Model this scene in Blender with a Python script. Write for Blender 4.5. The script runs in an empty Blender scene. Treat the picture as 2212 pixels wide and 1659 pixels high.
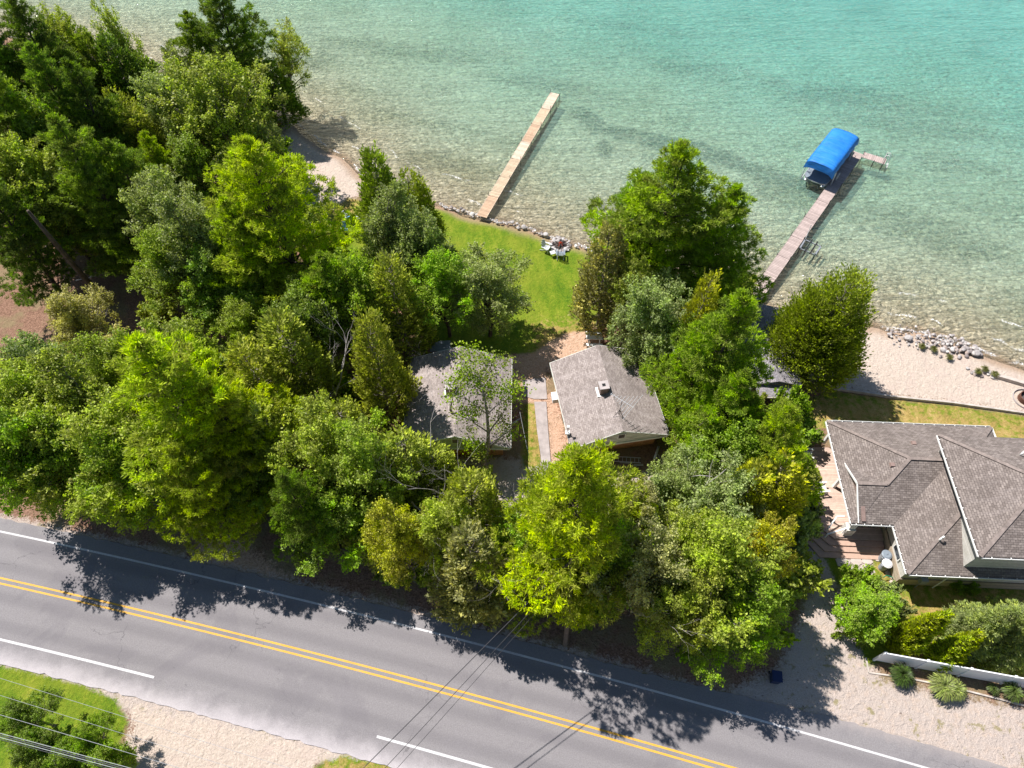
import bpy, bmesh, math, random
import numpy as np
from mathutils import Vector, Matrix, noise as mnoise

scene = bpy.context.scene
C = scene.collection
R = math.radians
rnd = random.Random(7)
rng = np.random.default_rng(11)

# ------------------------------------------------------------------ camera
CAM_H, PITCH, FPX = 48.0, 55.5, 1736 / 1.1302
cam_data = bpy.data.cameras.new("camera")
cam = bpy.data.objects.new("camera", cam_data)
C.objects.link(cam)
cam.location = (0, 0, CAM_H)
cam.rotation_euler = (R(90 - PITCH), 0, 0)
cam_data.sensor_width = 36.0
cam_data.lens = 36.0 * 1736 / 2500
cam_data.clip_end = 3000
scene.camera = cam
SP, CP = math.sin(R(PITCH)), math.cos(R(PITCH))


def at(x, y, z=0.0):
    """surveyed point: bearing (x, y) as seen from the drone, at height z above the ground"""
    u = x - 1106.0
    v = y - 829.5
    d = FPX * SP + v * CP
    return Vector((u / d * (CAM_H - z), (FPX * CP - v * SP) / d * (CAM_H - z), z))


# ------------------------------------------------------------------ world, sun, exposure
SUN_EL, SUN_AZ = 57.0, -52.0
world = bpy.data.worlds.new("World")
scene.world = world
world.use_nodes = True
wn = world.node_tree.nodes
wl = world.node_tree.links
bg = wn["Background"]
sky = wn.new("ShaderNodeTexSky")
sky.sky_type = 'NISHITA'
sky.sun_disc = False
sky.sun_elevation = R(SUN_EL)
sky.sun_rotation = R(SUN_AZ)
sky.air_density = 1.2
sky.dust_density = 0.3
sky.ozone_density = 2.0
wl.new(sky.outputs[0], bg.inputs[0])
bg.inputs[1].default_value = 0.06
sd = bpy.data.lights.new("sun", 'SUN')
sd.energy = 5.0
sd.angle = R(0.5)
sd.color = (1.0, 0.955, 0.90)
sun = bpy.data.objects.new("sun", sd)
C.objects.link(sun)
svec = Vector((math.sin(R(SUN_AZ)) * math.cos(R(SUN_EL)), math.cos(R(SUN_AZ)) * math.cos(R(SUN_EL)), math.sin(R(SUN_EL))))
sun.rotation_euler = svec.to_track_quat('Z', 'Y').to_euler()
sun.location = svec * 120
scene.view_settings.view_transform = 'Standard'
scene.view_settings.look = 'None'
scene.view_settings.gamma = 1
scene.view_settings.exposure = 0.72
scene.render.engine = 'CYCLES'
scene.cycles.max_bounces = 6
scene.cycles.diffuse_bounces = 3
scene.cycles.glossy_bounces = 2
scene.cycles.transmission_bounces = 4
scene.cycles.transparent_max_bounces = 6
scene.cycles.caustics_reflective = False
scene.cycles.caustics_refractive = False


# ------------------------------------------------------------------ helpers: objects
def tag(o, label=None, cat=None, group=None, kind=None):
    if label: o['label'] = label
    if cat: o['category'] = cat
    if group: o['group'] = group
    if kind: o['kind'] = kind
    return o


def empty(name, loc, rz=0.0, label=None, cat=None, group=None):
    o = bpy.data.objects.new(name, None)
    o.empty_display_size = 0.3
    C.objects.link(o)
    o.location = loc
    o.rotation_euler = (0, 0, rz)
    return tag(o, label, cat, group)


class MB:
    """collects shapes, links them as ONE mesh object"""
    def __init__(s):
        s.v = []
        s.f = []
        s.uv = []

    def add(s, vs, fs, M=None):
        b = len(s.v)
        for p in vs:
            p = Vector(p)
            if M is not None: p = M @ p
            s.v.append(tuple(p))
        for f in fs:
            s.f.append(tuple(b + i for i in f))
            s.uv.append(None)
        return s

    def box(s, c, size, rz=0.0, M=None, taper=1.0):
        hx, hy, hz = size[0] / 2, size[1] / 2, size[2] / 2
        t = taper
        vs = [(-hx, -hy, -hz), (hx, -hy, -hz), (hx, hy, -hz), (-hx, hy, -hz),
              (-hx * t, -hy * t, hz), (hx * t, -hy * t, hz), (hx * t, hy * t, hz), (-hx * t, hy * t, hz)]
        T = Matrix.Translation(Vector(c)) @ Matrix.Rotation(rz, 4, 'Z')
        if M is not None: T = M @ T
        return s.add(vs, [(0, 3, 2, 1), (4, 5, 6, 7), (0, 1, 5, 4), (1, 2, 6, 5), (2, 3, 7, 6), (3, 0, 4, 7)], T)

    def bar(s, a, b, w, h=None, up=(0, 0, 1)):
        """rectangular bar from a to b"""
        a = Vector(a); b = Vector(b); h = h or w
        d = b - a
        L = d.length
        if L < 1e-6: return s
        x = d / L
        u = Vector(up)
        if abs(x.dot(u)) > 0.95: u = Vector((1, 0, 0))
        y = u.cross(x).normalized()
        z = x.cross(y)
        M = Matrix((x, y, z)).transposed().to_4x4()
        M.translation = (a + b) / 2
        return s.box((0, 0, 0), (L, w, h), 0, M)

    def tube(s, pts, rad, n=8, cap=True):
        pts = [Vector(p) for p in pts]
        if not isinstance(rad, (list, tuple)): rad = [rad] * len(pts)
        b = len(s.v)
        prev = None
        for i, p in enumerate(pts):
            d = (pts[min(i + 1, len(pts) - 1)] - pts[max(i - 1, 0)])
            if d.length < 1e-9: d = Vector((0, 0, 1))
            d.normalize()
            if prev is None:
                u = Vector((1, 0, 0)) if abs(d.x) < 0.8 else Vector((0, 1, 0))
                y = d.cross(u).normalized()
            else:
                y = (prev - d * prev.dot(d))
                y = y.normalized() if y.length > 1e-6 else d.orthogonal().normalized()
            prev = y
            z = d.cross(y)
            for k in range(n):
                a = 2 * math.pi * k / n
                s.v.append(tuple(p + (y * math.cos(a) + z * math.sin(a)) * rad[i]))
        for i in range(len(pts) - 1):
            for k in range(n):
                k2 = (k + 1) % n
                s.f.append((b + i * n + k, b + i * n + k2, b + (i + 1) * n + k2, b + (i + 1) * n + k)); s.uv.append(None)
        if cap:
            s.f.append(tuple(b + k for k in range(n))[::-1]); s.uv.append(None)
            e = b + (len(pts) - 1) * n
            s.f.append(tuple(e + k for k in range(n))); s.uv.append(None)
        return s

    def prism(s, poly, z0, z1):
        n = len(poly)
        vs = [(p[0], p[1], z0) for p in poly] + [(p[0], p[1], z1) for p in poly]
        fs = [tuple(range(n))[::-1], tuple(range(n, 2 * n))] + [(i, (i + 1) % n, n + (i + 1) % n, n + i) for i in range(n)]
        return s.add(vs, fs)

    def slab(s, pts, th, ax=(1, 0, 0)):
        """sloped roof slab: top face pts (ccw from above), vertical thickness th, uv in metres with u along ax"""
        pts = [Vector(p) for p in pts]
        n = len(pts)
        nor = (pts[1] - pts[0]).cross(pts[2] - pts[0]).normalized()
        if nor.z < 0:
            pts = pts[::-1]; nor = -nor
        u = Vector(ax); u = (u - nor * u.dot(nor)).normalized()
        w = nor.cross(u)
        b = len(s.v)
        s.v += [tuple(p) for p in pts] + [(p.x, p.y, p.z - th) for p in pts]
        s.f.append(tuple(b + i for i in range(n)))
        s.uv.append([(p.dot(u), p.dot(w)) for p in pts])
        s.f.append(tuple(b + n + i for i in range(n))[::-1]); s.uv.append(None)
        for i in range(n):
            j = (i + 1) % n
            s.f.append((b + i, b + n + i, b + n + j, b + j)); s.uv.append(None)
        return s

    def build(s, name, mat, parent=None, smooth=False):
        me = bpy.data.meshes.new(name)
        me.from_pydata(s.v, [], s.f)
        if any(u is not None for u in s.uv):
            uvl = me.uv_layers.new(name="UVMap")
            for p, u in zip(me.polygons, s.uv):
                if u is not None:
                    for li, c in zip(p.loop_indices, u):
                        uvl.data[li].uv = c
        if smooth:
            me.polygons.foreach_set("use_smooth", [True] * len(me.polygons))
        me.materials.append(mat)
        me.update()
        o = bpy.data.objects.new(name, me)
        C.objects.link(o)
        if parent: o.parent = parent
        return o


def children_of(o):
    return KIDS.get(o.name, [])


def copy_tree(o, kids, parent=None):
    """copy of a thing with copies of its parts; kids = {name: [objects]}"""
    c = o.copy()
    C.objects.link(c)
    c.parent = parent
    for ch in kids.get(o.name, []):
        copy_tree(ch, kids, c)
    return c


def kid_map(root):
    m = {}
    def rec(o):
        m[o.name] = list(o.children)
        for ch in o.children: rec(ch)
    rec(root)
    return m


# ------------------------------------------------------------------ helpers: materials
def new_mat(name):
    m = bpy.data.materials.new(name)
    m.use_nodes = True
    m.node_tree.nodes.clear()
    return m


class NT:
    def __init__(s, m):
        s.t = m.node_tree
        s.out = s.n("ShaderNodeOutputMaterial")

    def n(s, typ, **kw):
        nd = s.t.nodes.new(typ)
        for k, v in kw.items(): setattr(nd, k, v)
        return nd

    def l(s, a, b): s.t.links.new(a, b)

    def setin(s, nd, key, val):
        if hasattr(val, "links") or isinstance(val, bpy.types.NodeSocket): s.l(val, nd.inputs[key])
        else: nd.inputs[key].default_value = val

    def noise(s, scale, detail=3, rough=0.55, vec=None, dist=0.0):
        nd = s.n("ShaderNodeTexNoise")
        nd.inputs["Scale"].default_value = scale
        nd.inputs["Detail"].default_value = detail
        nd.inputs["Roughness"].default_value = rough
        nd.inputs["Distortion"].default_value = dist
        if vec is not None: s.l(vec, nd.inputs["Vector"])
        return nd.outputs["Fac"]

    def ramp(s, fac, stops, interp='LINEAR'):
        nd = s.n("ShaderNodeValToRGB")
        nd.color_ramp.interpolation = interp
        e = nd.color_ramp.elements
        while len(e) > 1: e.remove(e[-1])
        e[0].position, c = stops[0]
        e[0].color = (*c, 1) if len(c) == 3 else c
        for p, c in stops[1:]:
            k = e.new(p); k.color = (*c, 1) if len(c) == 3 else c
        s.l(fac, nd.inputs[0])
        return nd.outputs[0]

    def mix(s, fac, a, b, mode='MIX'):
        nd = s.n("ShaderNodeMix", data_type='RGBA', blend_type=mode)
        for idx, v in ((0, fac), (6, a), (7, b)):
            if isinstance(v, bpy.types.NodeSocket): s.l(v, nd.inputs[idx])
            elif idx == 0: nd.inputs[0].default_value = v
            else: nd.inputs[idx].default_value = (*v, 1) if len(v) == 3 else v
        return nd.outputs[2]

    def math(s, op, a, b=None, c=None, clamp=False):
        nd = s.n("ShaderNodeMath", operation=op, use_clamp=clamp)
        for i, v in enumerate((a, b, c)):
            if v is None: continue
            if isinstance(v, bpy.types.NodeSocket): s.l(v, nd.inputs[i])
            else: nd.inputs[i].default_value = v
        return nd.outputs[0]

    def step(s, fac, lo, hi):
        nd = s.n("ShaderNodeMapRange", interpolation_type='SMOOTHSTEP')
        s.l(fac, nd.inputs[0])
        nd.inputs[1].default_value = lo; nd.inputs[2].default_value = hi
        return nd.outputs[0]

    def attr(s, name):
        nd = s.n("ShaderNodeAttribute", attribute_name=name)
        return nd.outputs["Fac"]

    def bump(s, h, strength=0.5, dist=0.05):
        nd = s.n("ShaderNodeBump")
        nd.inputs["Strength"].default_value = strength
        nd.inputs["Distance"].default_value = dist
        s.l(h, nd.inputs["Height"])
        return nd.outputs[0]

    def principled(s, col, rough=0.8, normal=None, spec=0.3, metal=0.0):
        p = s.n("ShaderNodeBsdfPrincipled")
        if isinstance(col, bpy.types.NodeSocket): s.l(col, p.inputs["Base Color"])
        else: p.inputs["Base Color"].default_value = (*col, 1)
        if isinstance(rough, bpy.types.NodeSocket): s.l(rough, p.inputs["Roughness"])
        else: p.inputs["Roughness"].default_value = rough
        p.inputs["Specular IOR Level"].default_value = spec
        p.inputs["Metallic"].default_value = metal
        if normal is not None: s.l(normal, p.inputs["Normal"])
        return p.outputs[0]

    def surf(s, sh): s.l(sh, s.out.inputs[0])

    def pos(s): return s.n("ShaderNodeNewGeometry").outputs["Position"]


def simple(name, col, rough=0.7, var=0.15, scale=6.0, metal=0.0, spec=0.3, bump=0.0):
    """weathered plain material: colour wanders a little with noise"""
    m = new_mat(name); t = NT(m)
    tc = t.n("ShaderNodeTexCoord").outputs["Object"]
    f = t.noise(scale, 4, 0.6, tc)
    a = tuple(c * (1 - var) for c in col); b = tuple(min(1, c * (1 + var)) for c in col)
    c = t.ramp(f, [(0.3, a), (0.7, b)])
    nrm = t.bump(t.noise(scale * 6, 3, 0.6, tc), bump, 0.02) if bump else None
    t.surf(t.principled(c, rough, nrm, spec, metal))
    return m


M = {}
M['white_paint'] = simple('white_paint', (0.78, 0.78, 0.76), 0.5, 0.06)
M['white_vinyl'] = simple('white_vinyl', (0.80, 0.81, 0.84), 0.4, 0.05, 1.2)
M['dark_metal'] = simple('dark_metal', (0.035, 0.035, 0.04), 0.5, 0.2)
M['grey_metal'] = simple('grey_metal', (0.42, 0.43, 0.46), 0.4, 0.12, metal=0.6)
M['alu'] = simple('aluminium', (0.62, 0.63, 0.65), 0.35, 0.1, metal=0.5)
M['grey_plastic'] = simple('grey_plastic', (0.30, 0.32, 0.36), 0.5, 0.1)
M['pale_plastic'] = simple('pale_plastic', (0.62, 0.60, 0.62), 0.5, 0.07)
M['black'] = simple('black_rubber', (0.02, 0.02, 0.022), 0.6, 0.2)
M['slate'] = simple('slate_grey_plastic', (0.20, 0.235, 0.28), 0.5, 0.12)
M['silver_fabric'] = simple('silver_fabric', (0.55, 0.57, 0.58), 0.7, 0.1)
M['blue_plastic'] = simple('blue_plastic', (0.008, 0.02, 0.075), 0.4, 0.15)
M['sky_blue'] = simple('sky_blue_plastic', (0.12, 0.32, 0.58), 0.4, 0.1)
M['red_hull'] = simple('red_hull', (0.50, 0.06, 0.025), 0.4, 0.15)
M['green_hose'] = simple('green_hose', (0.01, 0.17, 0.075), 0.4, 0.1)
M['concrete'] = simple('concrete', (0.40, 0.36, 0.355), 0.85, 0.16, 1.8, bump=0.3)
M['flag'] = simple('flagstone', (0.44, 0.38, 0.34), 0.85, 0.22, 1.3, bump=0.4)
M['pole_wood'] = simple('pole_wood', (0.16, 0.12, 0.09), 0.85, 0.3, 3, bump=0.4)
M['timber'] = simple('weathered_timber', (0.42, 0.37, 0.33), 0.85, 0.25, 2.5, bump=0.3)
M['wire'] = simple('wire', (0.03, 0.03, 0.035), 0.5, 0.1)
M['bright_wire'] = simple('bright_wire', (0.30, 0.31, 0.33), 0.5, 0.1)
M['siding_pale'] = simple('siding_pale', (0.66, 0.68, 0.62), 0.7, 0.1, 2)
M['teal_trim'] = simple('teal_flashing', (0.03, 0.10, 0.14), 0.4, 0.1)
M['ash'] = simple('ash', (0.09, 0.075, 0.07), 0.95, 0.5, 14, bump=0.6)
M['charcoal_wood'] = simple('charcoal_wood', (0.07, 0.055, 0.05), 0.9, 0.4, 5, bump=0.4)
M['ember'] = simple('red_wood', (0.42, 0.05, 0.015), 0.7, 0.3, 8)
M['rust'] = simple('rusty_steel', (0.13, 0.06, 0.04), 0.8, 0.35, 6)
M['glass'] = simple('dark_glass', (0.03, 0.035, 0.04), 0.08, 0.2, spec=0.7)
M['vent_brown'] = simple('brown_vent', (0.24, 0.17, 0.15), 0.6, 0.15)
M['deck_step'] = simple('composite_step', (0.43, 0.29, 0.225), 0.7, 0.1)


def mat_bark(name, col, col2, scale=3.0):
    m = new_mat(name); t = NT(m)
    tc = t.n("ShaderNodeTexCoord").outputs["Object"]
    f = t.noise(scale, 5, 0.7, tc)
    t.surf(t.principled(t.ramp(f, [(0.35, col), (0.65, col2)]), 0.9, t.bump(t.noise(scale * 4, 4, 0.7, tc), 0.7, 0.04), 0.15))
    return m


M['bark'] = mat_bark('bark_brown', (0.045, 0.034, 0.028), (0.14, 0.11, 0.09))
M['bark_grey'] = mat_bark('bark_grey', (0.12, 0.105, 0.09), (0.32, 0.28, 0.25))
M['birch'] = mat_bark('birch_bark', (0.17, 0.13, 0.11), (0.52, 0.45, 0.40), 4)
M['dead'] = mat_bark('dead_wood', (0.33, 0.29, 0.28), (0.62, 0.57, 0.56), 2)


def mat_shingle(name, cols, w=0.34, h=0.15, mort=(0.10, 0.08, 0.075), patch=0.35):
    m = new_mat(name); t = NT(m)
    uv = t.n("ShaderNodeUVMap").outputs[0]
    br = t.n("ShaderNodeTexBrick")
    br.offset = 0.5
    br.inputs["Scale"].default_value = 1.0
    br.inputs["Brick Width"].default_value = w
    br.inputs["Row Height"].default_value = h
    br.inputs["Mortar Size"].default_value = 0.012
    br.inputs["Mortar Smooth"].default_value = 0.3
    br.inputs["Bias"].default_value = 0.0
    br.inputs["Color1"].default_value = (0, 0, 0, 1)
    br.inputs["Color2"].default_value = (1, 1, 1, 1)
    br.inputs["Mortar"].default_value = (0.5, 0.5, 0.5, 1)
    t.l(uv, br.inputs["Vector"])
    c = t.ramp(br.outputs["Color"], [(0.0, cols[0]), (0.5, cols[1]), (1.0, cols[2])])
    c = t.mix(t.math('MULTIPLY', br.outputs["Fac"], 0.65), c, mort)
    mp = t.n("ShaderNodeMapping"); mp.inputs["Scale"].default_value = (2.2, 0.5, 1)
    t.l(uv, mp.inputs[0])
    big = t.noise(0.9, 5, 0.65, mp.outputs[0])
    c = t.mix(t.math('MULTIPLY', t.step(big, 0.45, 0.75), patch), c, (0.5, 0.44, 0.43))
    stain = t.noise(0.35, 4, 0.6, uv)
    c = t.mix(t.math('MULTIPLY', t.step(stain, 0.5, 0.72), 0.3), c, tuple(x * 0.5 for x in cols[0]))
    fine = t.noise(9, 3, 0.7, uv)
    c = t.mix(0.55, c, t.ramp(fine, [(0.3, (0.25, 0.25, 0.25)), (0.7, (0.75, 0.75, 0.75))]), 'OVERLAY')
    hgt = t.math('SUBTRACT', fine, t.math('MULTIPLY', br.outputs["Fac"], 1.5))
    t.surf(t.principled(c, 0.9, t.bump(hgt, 0.6, 0.02), 0.2))
    return m


M['shingle_cabin'] = mat_shingle('shingle_cabin', [(0.21, 0.175, 0.163), (0.27, 0.23, 0.217), (0.33, 0.283, 0.268)], 0.30, 0.14, (0.19, 0.16, 0.155))
M['shingle_house'] = mat_shingle('shingle_house', [(0.145, 0.120, 0.108), (0.185, 0.155, 0.141), (0.24, 0.203, 0.184)], 0.30, 0.15, (0.045, 0.036, 0.036), 0.12)
M['shingle_cap'] = simple('ridge_cap', (0.205, 0.168, 0.152), 0.9, 0.3, 3.5)
M['shingle_boat'] = mat_shingle('shingle_boathouse', [(0.15, 0.14, 0.16), (0.22, 0.205, 0.23), (0.30, 0.28, 0.30)], 0.3, 0.14, (0.08, 0.075, 0.085))


def mat_brick(name):
    m = new_mat(name); t = NT(m)
    tc = t.n("ShaderNodeTexCoord").outputs["Object"]
    sp = t.n("ShaderNodeSeparateXYZ"); t.l(tc, sp.inputs[0])
    cb = t.n("ShaderNodeCombineXYZ")
    t.l(t.math('ADD', sp.outputs[0], sp.outputs[1]), cb.inputs[0]); t.l(sp.outputs[2], cb.inputs[1])
    br = t.n("ShaderNodeTexBrick")
    br.inputs["Scale"].default_value = 1
    br.inputs["Brick Width"].default_value = 0.40
    br.inputs["Row Height"].default_value = 0.2
    br.inputs["Mortar Size"].default_value = 0.012
    br.inputs["Color1"].default_value = (0.46, 0.20, 0.095, 1)
    br.inputs["Color2"].default_value = (0.66, 0.32, 0.17, 1)
    br.inputs["Mortar"].default_value = (0.30, 0.19, 0.13, 1)
    t.l(cb.outputs[0], br.inputs["Vector"])
    t.surf(t.principled(br.outputs["Color"], 0.9, t.bump(br.outputs["Fac"], 0.4, -0.01), 0.2))
    return m


def mat_boards(name, col, gap_col, width, axis=2, vert=False, stain=None, coord="Object"):
    """boards or lap siding: dark joint line every `width` metres along axis"""
    m = new_mat(name); t = NT(m)
    tc = t.n("ShaderNodeTexCoord").outputs[coord]
    sp = t.n("ShaderNodeSeparateXYZ"); t.l(tc, sp.inputs[0])
    a = t.math('DIVIDE', sp.outputs[axis], width)
    fr = t.math('FRACT', a)
    line = t.math('LESS_THAN', fr, 0.14)
    idx = t.math('FLOOR', a)
    wn_ = t.n("ShaderNodeTexWhiteNoise", noise_dimensions='1D'); t.l(idx, wn_.inputs["W"])
    base = t.mix(wn_.outputs["Value"], tuple(c * 0.82 for c in col), tuple(min(1, c * 1.12) for c in col))
    f = t.noise(4, 4, 0.6, tc)
    base = t.mix(0.35, base, t.ramp(f, [(0.3, (0.3, 0.3, 0.3)), (0.7, (0.7, 0.7, 0.7))]), 'OVERLAY')
    if stain:
        mp = t.n("ShaderNodeMapping"); mp.inputs["Scale"].default_value = (0.7, 0.7, 9)
        t.l(tc, mp.inputs[0])
        sf = t.step(t.noise(1.0, 4, 0.6, mp.outputs[0]), 0.53, 0.64)
        base = t.mix(t.math('MULTIPLY', sf, 0.75), base, stain)
    c = t.mix(line, base, gap_col)
    t.surf(t.principled(c, 0.75, t.bump(fr, 0.3, 0.02), 0.25))
    return m


M['brick'] = mat_brick('orange_brick')
M['siding'] = mat_boards('pale_green_siding', (0.58, 0.63, 0.52), (0.17, 0.19, 0.16), 0.2)
M['siding_stain'] = mat_boards('stained_siding', (0.70, 0.72, 0.64), (0.40, 0.42, 0.36), 0.2, stain=(0.17, 0.14, 0.10))
M['siding_white'] = mat_boards('cream_siding', (0.62, 0.60, 0.55), (0.40, 0.38, 0.35), 0.16)
M['dock_tan'] = mat_boards('dock_boards_tan', (0.50, 0.39, 0.27), (0.15, 0.10, 0.06), 0.19, 0)
M['dock_rust'] = mat_boards('dock_boards_reddish', (0.46, 0.32, 0.215), (0.16, 0.08, 0.05), 0.19, 0)
M['dock_pale'] = mat_boards('dock_boards_pale', (0.60, 0.48, 0.37), (0.22, 0.15, 0.10), 0.19, 0)
M['dock_pink'] = mat_boards('dock_boards_pink', (0.40, 0.325, 0.30), (0.17, 0.095, 0.085), 0.19, 0)
M['deck_pink'] = mat_boards('deck_composite', (0.52, 0.385, 0.315), (0.36, 0.25, 0.20), 0.14, 1)
M['stone_wall'] = mat_boards('ledge_stone', (0.48, 0.40, 0.31), (0.25, 0.20, 0.15), 0.11, 2)


def mat_canopy():
    m = new_mat('blue_canopy_vinyl'); t = NT(m)
    tc = t.n("ShaderNodeTexCoord").outputs["Object"]
    mp = t.n("ShaderNodeMapping"); mp.inputs["Scale"].default_value = (2.6, 0.45, 1); t.l(tc, mp.inputs[0])
    w = t.noise(1.2, 4, 0.6, mp.outputs[0])
    c = t.ramp(t.noise(0.8, 3, 0.5, tc), [(0.3, (0.008, 0.15, 0.52)), (0.7, (0.020, 0.21, 0.66))])
    sx = t.n("ShaderNodeSeparateXYZ"); t.l(tc, sx.inputs[0])
    seam = t.math('LESS_THAN', t.math('FRACT', t.math('DIVIDE', sx.outputs[0], 1.31)), 0.05)
    c = t.mix(t.math('MULTIPLY', seam, 0.45), c, (0.004, 0.07, 0.30))
    fade = t.step(t.noise(1.7, 5, 0.7, mp.outputs[0]), 0.45, 0.75)
    c = t.mix(t.math('MULTIPLY', fade, 0.30), c, (0.10, 0.32, 0.72))
    t.surf(t.principled(c, 0.55, t.bump(w, 0.9, 0.16), 0.35))
    return m


M['canopy'] = mat_canopy()


def mat_leaf(name, trans=0.32, spec=0.25, contrast=0.5, tip=0.2):
    """leaves: colour from the object's own colour, varied leaf by leaf and clump by clump"""
    m = new_mat(name); t = NT(m)
    oi = t.n("ShaderNodeObjectInfo")
    v = t.attr("leaf_var")
    k = t.attr("clump_var")
    col = t.mix(1.0, oi.outputs["Color"], t.ramp(v, [(0.0, (1 - contrast,) * 3), (0.6, (1.0, 1.0, 1.0)), (1.0, (1 + contrast * .8, 1 + contrast * .7, 1 + contrast * .3))]), 'MULTIPLY')
    hs = t.n("ShaderNodeHueSaturation")
    t.l(col, hs.inputs["Color"])
    t.l(t.math('ADD', 0.474, t.math('MULTIPLY', k, 0.052)), hs.inputs["Hue"])
    t.l(t.math('ADD', 0.86, t.math('MULTIPLY', k, 0.26)), hs.inputs["Saturation"])
    t.l(t.math('ADD', 0.66, t.math('MULTIPLY', k, 0.66)), hs.inputs["Value"])
    c = hs.outputs[0]
    warm = t.mix(1.0, c, (1.65, 1.25, 0.85), 'MULTIPLY')
    c = t.mix(t.math('MULTIPLY', t.step(k, 0.50, 0.85), tip), c, warm)
    p = t.principled(c, 0.5, None, spec)
    tr = t.n("ShaderNodeBsdfTranslucent")
    g = t.n("ShaderNodeMix", data_type='RGBA', blend_type='MULTIPLY')
    g.inputs[0].default_value = 1
    t.l(c, g.inputs[6]); g.inputs[7].default_value = (1.25, 1.35, 0.55, 1)
    t.l(g.outputs[2], tr.inputs[0])
    mx = t.n("ShaderNodeMixShader"); mx.inputs[0].default_value = trans
    t.l(p, mx.inputs[1]); t.l(tr.outputs[0], mx.inputs[2])
    t.surf(mx.outputs[0])
    return m


M['leaf'] = mat_leaf('broad_leaves', 0.45, 0.35, 0.5, 0.25)
M['needle'] = mat_leaf('pine_needles', 0.42, 0.2, 0.5, 0.55)
M['spray'] = mat_leaf('cedar_sprays', 0.32, 0.2, 0.5, 0.5)

# ------------------------------------------------------------------ terrain
SHORE_PX = [(620, 250), (660, 285), (700, 312), (745, 335), (772, 368), (830, 405), (880, 425), (940, 438), (990, 452), (1040, 468), (1100, 480), (1160, 500),
            (1230, 522), (1275, 535), (1400, 570), (1480, 592), (1570, 615), (1620, 648), (1700, 672), (1800, 692), (1900, 699), (1925, 712),
            (1990, 716), (2060, 735), (2117, 752), (2160, 770), (2212, 790), (2300, 822), (2450, 870)]
shore = [Vector((-90, 96, 0)), Vector((-70, 88, 0)), Vector((-58, 84, 0)), at(250, 118), at(330, 150), at(480, 195), at(560, 228)] + [at(x, y) for x, y in SHORE_PX]
shore += [Vector((75, 25, 0)), Vector((110, 10, 0))]
SH = np.array([(p.x, p.y) for p in shore])
WATER_Z = -0.30


def seg_dist(P, A, B):
    d = B - A
    t = np.clip(((P - A) @ d) / max(d @ d, 1e-9), 0, 1)
    q = A + t[:, None] * d
    return np.hypot(*(P - q).T)


def poly_sd(P, poly):
    """signed distance to a closed polygon, positive inside"""
    poly = np.asarray(poly, float)
    n = len(poly)
    best = np.full(len(P), 1e9)
    ins = np.zeros(len(P), bool)
    for i in range(n):
        A, B = poly[i], poly[(i + 1) % n]
        best = np.minimum(best, seg_dist(P, A, B))
        c = ((A[1] > P[:, 1]) != (B[1] > P[:, 1]))
        with np.errstate(divide='ignore', invalid='ignore'):
            xi = (B[0] - A[0]) * (P[:, 1] - A[1]) / (B[1] - A[1] + 1e-12) + A[0]
        ins ^= c & (P[:, 0] < xi)
    return np.where(ins, best, -best)


def line_dist(P, pts):
    b = np.full(len(P), 1e9)
    for i in range(len(pts) - 1):
        b = np.minimum(b, seg_dist(P, np.array(pts[i][:2], float), np.array(pts[i + 1][:2], float)))
    return b


land_poly = list(SH) + [np.array((110, -60)), np.array((-90, -60))]


def vnoise(P, s, seed=0.0):
    """cheap smooth value noise, vectorised"""
    x = P[:, 0] * s + seed * 13.7; y = P[:, 1] * s + seed * 7.3
    xi = np.floor(x); yi = np.floor(y); fx = x - xi; fy = y - yi
    fx = fx * fx * (3 - 2 * fx); fy = fy * fy * (3 - 2 * fy)
    def h(a, b): 
        v = np.sin(a * 127.1 + b * 311.7) * 43758.5453
        return v - np.floor(v)
    return (h(xi, yi) * (1 - fx) + h(xi + 1, yi) * fx) * (1 - fy) + (h(xi, yi + 1) * (1 - fx) + h(xi + 1, yi + 1) * fx) * fy


def px(*pts): return [tuple(at(x, y)[:2]) for x, y in pts]


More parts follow.
